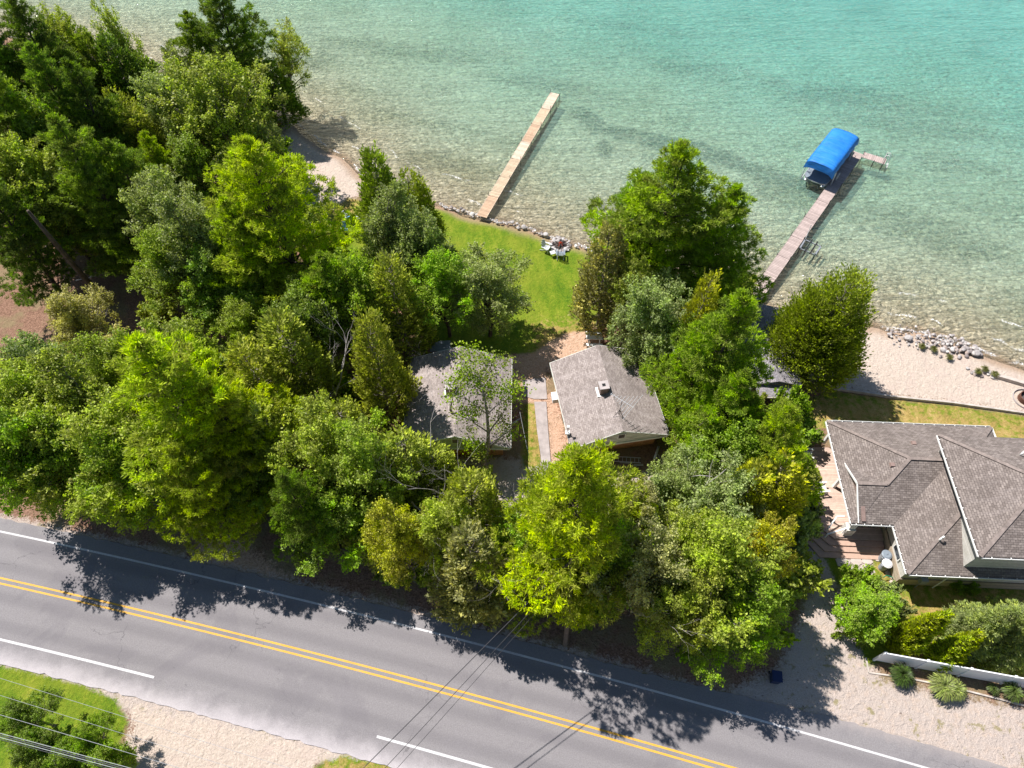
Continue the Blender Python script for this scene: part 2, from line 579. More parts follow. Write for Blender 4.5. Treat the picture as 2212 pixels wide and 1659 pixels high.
REG = {
 'lawn': [px((752, 425), (800, 440), (880, 436), (940, 446), (1040, 472), (1100, 484), (1160, 503), (1230, 526), (1275, 539), (1330, 600), (1300, 690), (1270, 712), (1225, 718), (1190, 735), (1150, 762), (1050, 765), (940, 740), (880, 660), (760, 600), (690, 520), (700, 470)),
          px((-80, 1420), (60, 1449), (180, 1480), (250, 1510), (275, 1560), (262, 1600), (250, 1640), (230, 1720), (-120, 1720)),
          px((1800, 844), (1925, 862), (2060, 876), (2212, 899), (2400, 925), (2400, 1000), (2140, 948), (1790, 925), (1700, 920), (1680, 880)),
          px((1780, 1165), (1800, 1175), (1830, 1215), (1880, 1235), (1900, 1215), (1950, 1280), (1950, 1420), (1870, 1440), (1850, 1330), (1775, 1200)),
          px((1740, 1060), (1800, 1060), (1815, 1200), (1770, 1190)),
          px((1885, 1205), (1925, 1205), (1960, 1250), (1960, 1300), (1880, 1290)),
          px((1955, 1255), (2250, 1265), (2260, 1470), (1990, 1445), (1950, 1400)),
          px((1128, 870), (1156, 870), (1172, 1010), (1128, 1010)),
          px((680, 1652), (740, 1632), (800, 1640), (870, 1662), (920, 1700), (680, 1710))],
 'dry': [px((1690, 850), (1900, 850), (2212, 899), (2400, 925), (2400, 1000), (2140, 960), (1790, 930), (1690, 920)),
         px((1690, 868), (1800, 862), (1860, 915), (1790, 925), (1700, 930)),
         px((1955, 1255), (2250, 1265), (2260, 1470), (1990, 1445), (1950, 1400)),
         px((1128, 850), (1230, 850), (1250, 1010), (1128, 1010)),
         px((1150, 700), (1290, 690), (1300, 780), (1150, 770)),
         px((1880, 1205), (1925, 1205), (1960, 1250), (1960, 1300), (1880, 1290)),
         px((680, 1652), (740, 1632), (800, 1640), (870, 1662), (920, 1700), (680, 1710)),
         px((700, 420), (780, 415), (780, 470), (700, 480)),
         px((2060, 876), (2212, 899), (2400, 925), (2400, 1000), (2140, 948))],
 'dirt': [px((1170, 722), (1240, 700), (1292, 706), (1305, 770), (1180, 800), (1170, 880), (1120, 870), (1105, 800), (1050, 775), (1130, 762)),
          px((1175, 860), (1200, 850), (1240, 1010), (1188, 1010)),
          px((2000, 1310), (2120, 1300), (2130, 1420), (1990, 1440)),
          px((430, 1130), (520, 1170), (640, 1260), (560, 1270), (420, 1215))],
 'sand': [px((590, 235), (640, 235), (745, 320), (800, 380), (770, 425), (735, 440), (700, 470), (640, 430), (600, 390), (580, 300)),
          px((1540, 590), (1640, 640), (1720, 660), (1900, 680), (2212, 770), (2460, 850), (2480, 940), (2212, 893), (2060, 870), (1800, 838), (1735, 812), (1690, 760), (1630, 690), (1560, 640)),
          px((275, 1525), (330, 1535), (470, 1560), (640, 1600), (800, 1640), (740, 1628), (680, 1652), (680, 1720), (270, 1720), (268, 1620), (282, 1570))],
 'gravel': [px((1735, 1180), (1790, 1185), (1840, 1240), (1852, 1330), (1868, 1400), (1905, 1470), (2212, 1530), (2500, 1590), (2500, 1800), (2090, 1659), (1939, 1615), (1771, 1571), (1500, 1520), (1600, 1480), (1680, 1440), (1720, 1370), (1745, 1280)),
            px((940, 985), (1150, 990), (1300, 1020), (1500, 1010), (1560, 1060), (1560, 1170), (1400, 1210), (1100, 1180), (900, 1100)),
            px((-80, 1385), (180, 1440), (360, 1485), (560, 1550), (820, 1625), (1000, 1680), (800, 1680), (300, 1560), (180, 1490), (-80, 1435)),
            px((1790, 1195), (1890, 1195), (1900, 1290), (1850, 1300), (1800, 1240))],
}


ROAD_C = (-0.00062760713, -0.25277861, 8.43846132)


def road_y(x): return ROAD_C[0] * x * x + ROAD_C[1] * x + ROAD_C[2]


def masks(P):
    out = {}
    for k, polys in REG.items():
        w = {'lawn': 0.6, 'dry': 1.6, 'dirt': 1.2, 'sand': 1.0, 'gravel': 0.8}[k]
        s = np.full(len(P), -1e9)
        for pl in polys: s = np.maximum(s, poly_sd(P, pl))
        out[k] = np.clip(0.5 + s / (2 * w), 0, 1)
    # dusty verges beside the asphalt
    d = (P[:, 1] - (ROAD_C[0] * P[:, 0] ** 2 + ROAD_C[1] * P[:, 0] + ROAD_C[2])) / 1.03
    out['gravel'] = np.maximum(out['gravel'], np.clip(1 - np.abs(d - 3.9) / 1.3, 0, 1) * 0.8)
    out['road_off'] = d
    return out


def build_terrain():
    st = 0.27
    xs = np.arange(-82, 82 + st, st); ys = np.arange(-12, 128 + st, st)
    nx, ny = len(xs), len(ys)
    X, Y = np.meshgrid(xs, ys)
    P = np.stack([X.ravel(), Y.ravel()], 1)
    s = poly_sd(P, land_poly)
    s = s + (vnoise(P, 0.45, 3) - 0.5) * 0.7
    mk = masks(P)
    z = np.where(s > 0, np.minimum(-0.30 + 0.24 * s, 0.0), -0.30 + np.maximum(0.07 * s, -0.09 + 0.035 * s))
    z = np.maximum(z, -3.0)
    bumps = (vnoise(P, 0.25, 1) - 0.5) * 0.10 + (vnoise(P, 0.9, 2) - 0.5) * 0.03
    flat = np.clip((np.abs(mk['road_off'] - 0.0) - 4.6) / 2.0, 0, 1)
    z = z + bumps * flat * np.clip(s / 3 + 0.2, 0.2, 1) - 0.05
    far = np.clip((s + 2) / 3, 0, 1)
    V = np.stack([P[:, 0], P[:, 1], z], 1)
    I = np.arange(nx * ny).reshape(ny, nx)
    F = np.stack([I[:-1, :-1], I[:-1, 1:], I[1:, 1:], I[1:, :-1]], -1).reshape(-1, 4)
    cen = P[F].mean(1)
    sf = s[F].mean(1)
    m = {k: mk[k][F].mean(1) for k in ('lawn', 'sand', 'gravel')}
    reg = np.full(len(F), 0)
    reg[m['gravel'] > 0.5] = 3
    reg[m['sand'] > 0.5] = 2
    reg[m['lawn'] > 0.5] = 1
    reg[sf < 0] = 4
    # stretches of the verge stay with the ground
    names = {0: ('ground', 'ground'), 1: ('lawn', 'ground'), 2: ('beach', 'ground'), 3: ('gravel_drive', 'ground'), 4: ('lake_bed', 'bed')}
    weed = line_dist(P, [at(1262, 225), at(1300, 258), at(1370, 270), at(1440, 292), at(1500, 300), at(1600, 335), at(1700, 372), at(1800, 392)])
    weed = np.clip(1.15 - weed / (1.3 + 1.0 * vnoise(P, 0.3, 8)), 0, 1)
    b = at(1308, 305); wb = np.hypot((P[:, 0] - b.x) / 1.0, (P[:, 1] - b.y) / 1.7)
    weed = np.maximum(weed, np.clip(1.3 - wb / 1.1, 0, 0.8))
    weed2 = np.zeros(len(P))
    for (wx, wy, rx, ry, a) in ((960, 345, 6.5, 2.4, .9), (900, 250, 9, 1.6, .5), (1120, 300, 5, 1.6, .5), (640, 110, 9, 3, .5), (1420, 30, 16, 1.8, .45), (1180, 160, 10, 2.2, .7), (1880, 190, 14, 3.5, .75), (2000, 250, 14, 3.0, .7), (1980, 470, 7, 3.5, .8), (2100, 520, 6, 2.5, .7), (2080, 330, 11, 3.0, .55),
                                (1720, 400, 5, 3.4, .75), (860, 90, 14, 2.6, .65), (700, 180, 9, 2.5, .45), (1500, 120, 16, 2.6, .5), (2150, 430, 8, 3, .4), (1050, 100, 12, 3, .4), (1350, 70, 20, 2.2, .3), (1250, 180, 9, 2.4, .5)):
        c = at(wx, wy)
        dx = (P[:, 0] - c.x); dy = (P[:, 1] - c.y) + dx * 0.22
        weed2 = np.maximum(weed2, a * np.clip(1.25 - np.sqrt((dx / rx) ** 2 + (dy / ry) ** 2), 0, 1))
    attrs = dict(lawn=mk['lawn'], dry=mk['dry'], dirt=mk['dirt'], sand=mk['sand'], gravel=mk['gravel'], shore=s, weed=weed, stones=weed2)
    for rid, (nm, mt) in names.items():
        fs = F[reg == rid]
        used, inv = np.unique(fs, return_inverse=True)
        fs = inv.reshape(-1, 4)
        me = bpy.data.meshes.new(nm)
        me.vertices.add(len(used)); me.vertices.foreach_set("co", V[used].ravel().astype(np.float32))
        me.loops.add(len(fs) * 4); me.loops.foreach_set("vertex_index", fs.ravel().astype(np.int32))
        me.polygons.add(len(fs)); me.polygons.foreach_set("loop_start", (np.arange(len(fs)) * 4).astype(np.int32))
        me.polygons.foreach_set("use_smooth", np.ones(len(fs), bool))
        me.update(calc_edges=True)
        for k, a in attrs.items():
            at_ = me.attributes.new(k, 'FLOAT', 'POINT')
            at_.data.foreach_set("value", a[used].astype(np.float32))
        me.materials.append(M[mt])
        o = bpy.data.objects.new(nm, me); C.objects.link(o)
        tag(o, kind='structure')
    return


def mat_ground():
    m = new_mat('ground'); t = NT(m)
    p = t.pos()
    n1 = t.noise(0.35, 5, 0.6, p); n2 = t.noise(2.2, 5, 0.65, p); n3 = t.noise(9, 4, 0.7, p); n4 = t.noise(28, 3, 0.7, p)
    wob = t.math('MULTIPLY', t.math('SUBTRACT', t.math('ADD', n2, n3), 1.0), 0.9)
    def msk(name, lo=0.35, hi=0.65, k=1.0):
        return t.step(t.math('ADD', t.attr(name), t.math('MULTIPLY', wob, k)), lo, hi)
    litter = t.ramp(n3, [(0.28, (0.09, 0.050, 0.034)), (0.5, (0.23, 0.130, 0.088)), (0.72, (0.38, 0.235, 0.17))])
    litter = t.mix(t.step(n1, 0.45, 0.62), litter, t.ramp(n4, [(0.3, (0.13, 0.10, 0.05)), (0.7, (0.34, 0.25, 0.15))]))
    dirt = t.ramp(n3, [(0.3, (0.36, 0.22, 0.14)), (0.55, (0.52, 0.35, 0.25)), (0.75, (0.60, 0.45, 0.36))])
    sand = t.ramp(n3, [(0.3, (0.40, 0.325, 0.265)), (0.7, (0.58, 0.49, 0.42))])
    speck = t.step(t.noise(6.5, 4, 0.75, p), 0.64, 0.72)
    sand = t.mix(t.math('MULTIPLY', speck, 0.55), sand, (0.22, 0.15, 0.11))
    track = t.step(t.noise(0.5, 3, 0.6, p, 1.5), 0.5, 0.62)
    sand = t.mix(t.math('MULTIPLY', track, 0.25), sand, (0.46, 0.35, 0.31))
    grav = t.ramp(n4, [(0.25, (0.235, 0.195, 0.17)), (0.5, (0.44, 0.37, 0.33)), (0.8, (0.63, 0.555, 0.51))])
    grav = t.mix(t.math('MULTIPLY', t.step(n2, 0.45, 0.7), 0.35), grav, (0.50, 0.37, 0.28))
    wv = t.noise(1.15, 5, 0.7, p)
    grav = t.mix(t.math('MULTIPLY', t.step(wv, 0.565, 0.66), 0.75), grav, t.ramp(n4, [(0.3, (0.13, 0.12, 0.035)), (0.7, (0.32, 0.27, 0.12))]))
    dots = t.step(t.noise(4.2, 2, 0.6, p), 0.69, 0.73)
    grav = t.mix(t.math('MULTIPLY', dots, 0.8), grav, (0.12, 0.085, 0.065))
    mp = t.n("ShaderNodeMapping"); mp.inputs["Rotation"].default_value = (0, 0, R(35)); mp.inputs["Scale"].default_value = (1.0, 0.35, 1)
    t.l(p, mp.inputs[0])
    streak = t.noise(1.1, 4, 0.6, mp.outputs[0])
    gv = t.math('ADD', t.math('ADD', t.math('MULTIPLY', t.noise(15, 5, 0.85, p), 0.5), t.math('MULTIPLY', t.noise(4.0, 5, 0.8, p), 0.25)), t.math('MULTIPLY', streak, 0.25))
    grass = t.ramp(gv, [(0.38, (0.030, 0.080, 0.005)), (0.46, (0.085, 0.165, 0.008)), (0.53, (0.155, 0.215, 0.012)), (0.61, (0.30, 0.30, 0.045))])
    grass = t.mix(t.math('MULTIPLY', t.step(n1, 0.40, 0.65), 0.4), grass, (0.22, 0.235, 0.025))
    dryg = t.ramp(gv, [(0.38, (0.17, 0.135, 0.03)), (0.5, (0.34, 0.24, 0.075)), (0.62, (0.52, 0.37, 0.17))])
    dm = t.step(t.math('ADD', t.math('MULTIPLY', t.attr('dry'), 0.75), t.math('MULTIPLY', t.math('SUBTRACT', n2, 0.5), 2.4)), 0.15, 0.85)
    dm = t.math('MULTIPLY', dm, t.step(t.attr('dry'), 0.0, 0.6))
    grass = t.mix(dm, grass, dryg)
    c = litter
    c = t.mix(msk('dirt'), c, dirt)
    c = t.mix(msk('gravel', 0.3, 0.7), c, grav)
    c = t.mix(msk('sand'), c, sand)
    c = t.mix(msk('lawn', 0.35, 0.65, 0.7), c, grass)
    wet = t.math('SUBTRACT', 1.0, t.step(t.math('ADD', t.attr('shore'), t.math('MULTIPLY', wob, 0.5)), 0.3, 1.5))
    c = t.mix(t.math('MULTIPLY', wet, 0.8), c, (0.33, 0.225, 0.15))
    h = t.math('ADD', t.math('ADD', t.math('MULTIPLY', n3, 1.0), t.math('MULTIPLY', n4, 0.6)), t.math('MULTIPLY', t.noise(2.6, 3, 0.5, p, 0.8), 2.0))
    t.surf(t.principled(c, 0.92, t.bump(h, 0.8, 0.09), 0.15))
    return m


def mat_bed():
    m = new_mat('lake_bed'); t = NT(m)
    p = t.pos()
    n1 = t.noise(0.16, 5, 0.6, p); n2 = t.noise(0.9, 5, 0.65, p)
    # pebbles, and a network of caustic light painted into the bed as pale lines
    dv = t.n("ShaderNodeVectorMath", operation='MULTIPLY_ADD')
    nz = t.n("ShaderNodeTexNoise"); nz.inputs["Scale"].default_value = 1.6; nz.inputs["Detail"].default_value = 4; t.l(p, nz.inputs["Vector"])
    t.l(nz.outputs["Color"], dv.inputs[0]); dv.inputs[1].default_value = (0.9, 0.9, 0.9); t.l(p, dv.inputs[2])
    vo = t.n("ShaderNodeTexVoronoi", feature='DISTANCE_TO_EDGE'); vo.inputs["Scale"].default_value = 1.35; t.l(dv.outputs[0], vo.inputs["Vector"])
    caustic_net = t.math('SUBTRACT', 1.0, t.step(vo.outputs["Distance"], 0.0, 0.13))
    pb = t.n("ShaderNodeTexVoronoi"); pb.inputs["Scale"].default_value = 3.4; t.l(dv.outputs[0], pb.inputs["Vector"])
    pg = t.n("ShaderNodeSeparateColor"); t.l(pb.outputs["Color"], pg.inputs[0])
    f = t.noise(3.4, 5, 0.75, p, 0.5)
    g = t.math('ADD', t.math('MULTIPLY', f, 0.7), t.math('MULTIPLY', pg.outputs[0], 0.3))
    sand = t.ramp(g, [(0.30, (0.30, 0.26, 0.18)), (0.48, (0.60, 0.53, 0.405)), (0.66, (0.90, 0.83, 0.68))])
    stone = t.ramp(g, [(0.30, (0.05, 0.05, 0.028)), (0.5, (0.17, 0.16, 0.085)), (0.70, (0.48, 0.43, 0.26))])
    sm = t.step(t.math('ADD', t.attr('stones'), t.math('MULTIPLY', t.math('SUBTRACT', n2, 0.5), 1.5)), 0.10, 0.65)
    sm = t.math('ADD', t.math('MULTIPLY', sm, 0.9), t.math('MULTIPLY', t.step(n1, 0.5, 0.66), 0.4), clamp=True)
    c = t.mix(sm, sand, stone)
    wd = t.step(t.math('ADD', t.attr('weed'), t.math('MULTIPLY', t.math('SUBTRACT', n2, 0.5), 1.1)), 0.25, 0.7)
    c = t.mix(wd, c, t.ramp(g, [(0.3, (0.02, 0.035, 0.02)), (0.7, (0.10, 0.12, 0.06))]))
    c = t.mix(t.math('MULTIPLY', caustic_net, 0.55), c, (0.82, 0.76, 0.56))
    nearf = t.math('SUBTRACT', 1.0, t.step(t.math('MULTIPLY', t.attr('shore'), -1.0), 1.5, 13.0))
    c = t.mix(t.math('MULTIPLY', nearf, 0.55), c, t.ramp(g, [(0.3, (0.40, 0.30, 0.195)), (0.7, (0.68, 0.55, 0.39))]))
    wetd = t.step(t.math('MULTIPLY', t.attr('shore'), -1.0), 0.0, 1.2)
    c = t.mix(wetd, (0.40, 0.28, 0.19), c)
    t.surf(t.principled(c, 0.9, None, 0.1))
    return m


def mat_water():
    m = new_mat('water'); t = NT(m)
    p = t.pos()
    dist = t.math('MULTIPLY', t.attr('shore'), -1.0)
    n1 = t.noise(0.05, 4, 0.6, p)
    d = t.math('MULTIPLY', dist, t.math('ADD', 0.70, t.math('MULTIPLY', n1, 0.6)))
    k = t.ramp(t.math('DIVIDE', d, 60.0), [(0.0, (0.0,) * 3), (0.05, (0.05,) * 3), (0.2, (0.24,) * 3), (0.45, (0.32,) * 3), (0.8, (0.40,) * 3), (1.0, (0.50,) * 3)])
    tint = t.ramp(t.math('DIVIDE', d, 60.0), [(0.0, (0.98, 0.98, 0.96)), (0.10, (0.93, 0.98, 0.93)), (0.35, (0.76, 0.97, 0.88)), (0.6, (0.60, 0.96, 0.88)), (1.0, (0.47, 0.96, 0.92))])
    tr = t.n("ShaderNodeBsdfTransparent"); t.l(tint, tr.inputs[0])
    nb = t.noise(0.09, 4, 0.6, p)
    body = t.mix(t.step(d, 8.0, 45.0), t.ramp(nb, [(0.35, (0.34, 0.62, 0.50)), (0.65, (0.46, 0.76, 0.63))]), t.ramp(nb, [(0.35, (0.17, 0.57, 0.54)), (0.65, (0.25, 0.72, 0.67))]))
    df = t.n("ShaderNodeBsdfDiffuse"); t.l(body, df.inputs[0])
    mp = t.n("ShaderNodeMapping"); mp.inputs["Rotation"].default_value = (0, 0, R(-14)); mp.inputs["Scale"].default_value = (0.55, 1.0, 1)
    t.l(p, mp.inputs[0])
    mp2 = t.n("ShaderNodeMapping"); mp2.inputs["Rotation"].default_value = (0, 0, R(-22)); mp2.inputs["Scale"].default_value = (0.16, 1.0, 1); t.l(p, mp2.inputs[0])
    w = t.math('ADD', t.math('MULTIPLY', t.noise(2.6, 5, 0.65, mp.outputs[0], 0.6), 0.7), t.math('MULTIPLY', t.noise(0.85, 4, 0.6, mp2.outputs[0], 0.9), 0.9))
    bn = t.bump(w, 1.0, 0.9)
    t.l(bn, df.inputs["Normal"])
    m1 = t.n("ShaderNodeMixShader"); t.l(k, m1.inputs[0]); t.l(tr.outputs[0], m1.inputs[1]); t.l(df.outputs[0], m1.inputs[2])
    gl = t.n("ShaderNodeBsdfGlossy"); gl.inputs["Roughness"].default_value = 0.09; gl.inputs["Color"].default_value = (1, 1, 1, 1)
    wg = t.bump(t.noise(1.5, 6, 0.72, mp.outputs[0], 0.5), 1.0, 2.8); t.l(wg, gl.inputs["Normal"])
    fr = t.n("ShaderNodeFresnel"); fr.inputs["IOR"].default_value = 1.33; t.l(bn, fr.inputs["Normal"])
    m2 = t.n("ShaderNodeMixShader"); t.l(fr.outputs[0], m2.inputs[0]); t.l(m1.outputs[0], m2.inputs[1]); t.l(gl.outputs[0], m2.inputs[2])
    # lapping foam: broken white threads at the waterline and on the first wavelets, plus painted sun glints
    wob = t.math('MULTIPLY', t.math('SUBTRACT', t.noise(0.6, 4, 0.6, p), 0.5), 1.6)
    dw = t.math('ADD', dist, wob)
    def band(c, w_): return t.math('SUBTRACT', 1.0, t.step(t.math('ABSOLUTE', t.math('SUBTRACT', dw, c)), w_ * .3, w_))
    patch = t.step(t.noise(0.33, 3, 0.6, p), 0.52, 0.60)
    fine = t.step(t.noise(7, 4, 0.7, p), 0.46, 0.60)
    b1 = t.math('MULTIPLY', band(0.25, 0.22), t.step(t.noise(0.5, 3, 0.6, p), 0.42, 0.55))
    b2 = t.math('MULTIPLY', t.math('MAXIMUM', band(1.9, 0.16), band(4.6, 0.14)), patch)
    caps = t.math('MULTIPLY', t.step(t.noise(3.2, 4, 0.7, mp.outputs[0], 0.8), 0.715, 0.745), t.step(t.noise(0.11, 3, 0.6, p), 0.44, 0.60))  # sparse white flecks painted in place of sun glints on the ripples
    foam_glint = t.math('MAXIMUM', t.math('MULTIPLY', t.math('MAXIMUM', b1, b2), fine), caps)
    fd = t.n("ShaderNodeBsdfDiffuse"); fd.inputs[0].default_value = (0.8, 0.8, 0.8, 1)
    m3 = t.n("ShaderNodeMixShader"); t.l(t.math('MULTIPLY', foam_glint, 0.85), m3.inputs[0]); t.l(m2.outputs[0], m3.inputs[1]); t.l(fd.outputs[0], m3.inputs[2])
    t.surf(m3.outputs[0])
    return m


M['ground'] = mat_ground()
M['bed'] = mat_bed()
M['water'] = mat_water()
build_terrain()


def build_water():
    xs = np.concatenate([[-900, -500, -250, -140], np.arange(-90, 92, 1.5), [140, 250, 500, 900]])
    ys = np.concatenate([np.arange(8, 130, 1.5), [150, 200, 350, 700, 1200]])
    nx, ny = len(xs), len(ys)
    X, Y = np.meshgrid(xs, ys)
    P = np.stack([X.ravel(), Y.ravel()], 1)
    s = poly_sd(P, land_poly)
    I = np.arange(nx * ny).reshape(ny, nx)
    F = np.stack([I[:-1, :-1], I[:-1, 1:], I[1:, 1:], I[1:, :-1]], -1).reshape(-1, 4)
    keep = s[F].min(1) < 2.5
    F = F[keep]
    used, inv = np.unique(F, return_inverse=True); F = inv.reshape(-1, 4)
    me = bpy.data.meshes.new('water')
    me.from_pydata([(P[i][0], P[i][1], WATER_Z) for i in used], [], F.tolist())
    a = me.attributes.new('shore', 'FLOAT', 'POINT'); a.data.foreach_set("value", s[used].astype(np.float32))
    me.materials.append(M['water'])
    o = bpy.data.objects.new('water', me); C.objects.link(o); tag(o, kind='structure')
    fm = MB().add([(-900, 126, -3.3), (900, 126, -3.3), (900, 1200, -9), (-900, 1200, -9)], [(0, 1, 2, 3)])
    fm.add([(-900, -20, -3.3), (-81.5, -20, -3.3), (-81.5, 126, -3.3), (-900, 126, -3.3)], [(0, 1, 2, 3)])
    fm.add([(81.5, -20, -3.3), (900, -20, -3.3), (900, 126, -3.3), (81.5, 126, -3.3)], [(0, 1, 2, 3)])
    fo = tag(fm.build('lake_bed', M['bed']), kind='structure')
    at_ = fo.data.attributes.new('shore', 'FLOAT', 'POINT'); at_.data.foreach_set("value", [-60.0] * len(fo.data.vertices))
    gm = MB().add([(-900, -700, -0.08), (900, -700, -0.08), (900, -11.5, -0.08), (-900, -11.5, -0.08)], [(0, 1, 2, 3)])
    gm.add([(-900, -11.5, -0.08), (-81.5, -11.5, -0.08), (-81.5, 88, -0.08), (-900, 88, -0.08)], [(0, 1, 2, 3)])
    gm.add([(81.5, -11.5, -0.08), (900, -11.5, -0.08), (900, 20, -0.08), (81.5, 20, -0.08)], [(0, 1, 2, 3)])
    go = tag(gm.build('ground', M['ground']), kind='structure')
    at_ = go.data.attributes.new('shore', 'FLOAT', 'POINT'); at_.data.foreach_set("value", [50.0] * len(go.data.vertices))


build_water()

# ------------------------------------------------------------------ road
def mat_asphalt():
    m = new_mat('asphalt'); t = NT(m)
    p = t.pos(); off = t.attr('off')
    n = t.noise(16, 4, 0.75, p); n2 = t.noise(0.4, 4, 0.6, p)
    c = t.ramp(n, [(0.25, (0.150, 0.139, 0.143)), (0.5, (0.202, 0.189, 0.194)), (0.8, (0.275, 0.259, 0.266))])
    # wheel tracks worn along the lanes
    for o_ in (1.0, 2.6, -1.0, -2.7):
        dd = t.math('ABSOLUTE', t.math('SUBTRACT', off, o_))
        wtr = t.math('MULTIPLY', t.math('SUBTRACT', 1.0, t.step(dd, 0.1, 0.6)), 0.32)
        c = t.mix(wtr, c, (0.10, 0.092, 0.102))
    c = t.mix(t.math('MULTIPLY', t.step(n2, 0.45, 0.7), 0.2), c, (0.20, 0.185, 0.197))
    sk = t.step(t.noise(1.9, 3, 0.6, p), 0.70, 0.74)
    c = t.mix(t.math('MULTIPLY', sk, 0.35), c, (0.09, 0.085, 0.09))
    dv = t.n("ShaderNodeVectorMath", operation='MULTIPLY_ADD')
    nz = t.n("ShaderNodeTexNoise"); nz.inputs["Scale"].default_value = 0.9; nz.inputs["Detail"].default_value = 5; t.l(p, nz.inputs["Vector"])
    t.l(nz.outputs["Color"], dv.inputs[0]); dv.inputs[1].default_value = (2.2, 2.2, 2.2); t.l(p, dv.inputs[2])
    vo = t.n("ShaderNodeTexVoronoi", feature='DISTANCE_TO_EDGE'); vo.inputs["Scale"].default_value = 0.16; t.l(dv.outputs[0], vo.inputs["Vector"])
    crack = t.math('MULTIPLY', t.math('SUBTRACT', 1.0, t.step(vo.outputs["Distance"], 0.0, 0.006)), t.step(t.noise(0.12, 3, 0.6, p), 0.45, 0.6))
    c = t.mix(t.math('MULTIPLY', crack, 0.6), c, (0.07, 0.065, 0.07))
    c = t.mix(t.math('MULTIPLY', t.step(t.noise(0.13, 4, 0.7, p, 1.0), 0.52, 0.60), 0.22), c, (0.11, 0.10, 0.115))
    wob = t.math('MULTIPLY', t.math('SUBTRACT', t.noise(1.0, 5, 0.65, p), 0.5), 1.4)
    dust = t.step(t.math('ADD', t.math('MULTIPLY', off, -1.0), wob), 3.5, 5.2)
    c = t.mix(dust, c, t.ramp(t.noise(22, 3, 0.7, p), [(0.3, (0.33, 0.30, 0.31)), (0.7, (0.47, 0.435, 0.445))]))
    dust2 = t.math('MULTIPLY', t.step(t.math('ADD', off, wob), 3.8, 5.0), 0.5)
    c = t.mix(dust2, c, (0.36, 0.31, 0.29))
    t.surf(t.principled(c, 0.85, t.bump(n, 0.4, 0.02), 0.25))
    return m


def mat_line(name, col):
    m = new_mat(name); t = NT(m)
    p = t.pos()
    f = t.step(t.noise(11, 4, 0.8, p), 0.30, 0.47)
    c = t.mix(f, (0.27, 0.25, 0.24), col)
    c = t.mix(t.math('MULTIPLY', t.step(t.noise(0.8, 3, 0.6, p), 0.4, 0.7), 0.3), c, tuple(x * 0.65 for x in col))
    t.surf(t.principled(c, 0.7, None, 0.3))
    return m


M['asphalt'] = mat_asphalt()
M['line_yellow'] = mat_line('road_paint_yellow', (0.60, 0.325, 0.04))
M['line_white'] = mat_line('road_paint_white', (0.52, 0.51, 0.52))


def road_pt(x, off, z):
    sl = 2 * ROAD_C[0] * x + ROAD_C[1]
    n = Vector((-sl, 1)).normalized()
    return (x + n.x * off, road_y(x) + n.y * off, z)


def strip(name, x0, x1, offs, z, mat, st=0.5, jag=0.0):
    n = int((x1 - x0) / st) + 1
    vs, fs, at_ = [], [], []
    k = len(offs)
    for i in range(n + 1):
        x = x0 + (x1 - x0) * i / n
        for j, o_ in enumerate(offs):
            oo = o_(x) if callable(o_) else o_
            vs.append(road_pt(x, oo, z)); at_.append(oo)
    for i in range(n):
        for j in range(k - 1):
            a = i * k + j
            fs.append((a, a + k, a + k + 1, a + 1))
    me = bpy.data.meshes.new(name)
    me.from_pydata(vs, [], fs)
    a = me.attributes.new('off', 'FLOAT', 'POINT'); a.data.foreach_set("value", at_)
    me.materials.append(mat)
    o = bpy.data.objects.new(name, me); C.objects.link(o)
    return tag(o, kind='structure')


def edge_noise(x, s): return 0.13 * mnoise.noise(Vector((x * 1.3, s, 0))) + 0.08 * mnoise.noise(Vector((x * 4.1, s + 5, 0)))


strip('road', -75, 78, [lambda x: -4.9 + edge_noise(x, 0), -3.4, -1.5, 0, 1.5, 3.2, lambda x: 4.15 + max(0, min(1, (x - 8) / 12)) * 0.45 + edge_noise(x, 9)], 0.012, M['asphalt'], 0.3)
strip('centre_line', -75, 78, [0.11, 0.235], 0.017, M['line_yellow'])
strip('centre_line', -75, 78, [-0.235, -0.11], 0.017, M['line_yellow'])
strip('edge_line', -75, 78, [3.16, 3.29], 0.017, M['line_white'])
strip('edge_line', -75, at(358, 1467).x, [-3.60, -3.45], 0.017, M['line_white'])
strip('edge_line', at(843, 1597).x, 78, [-3.60, -3.45], 0.017, M['line_white'])

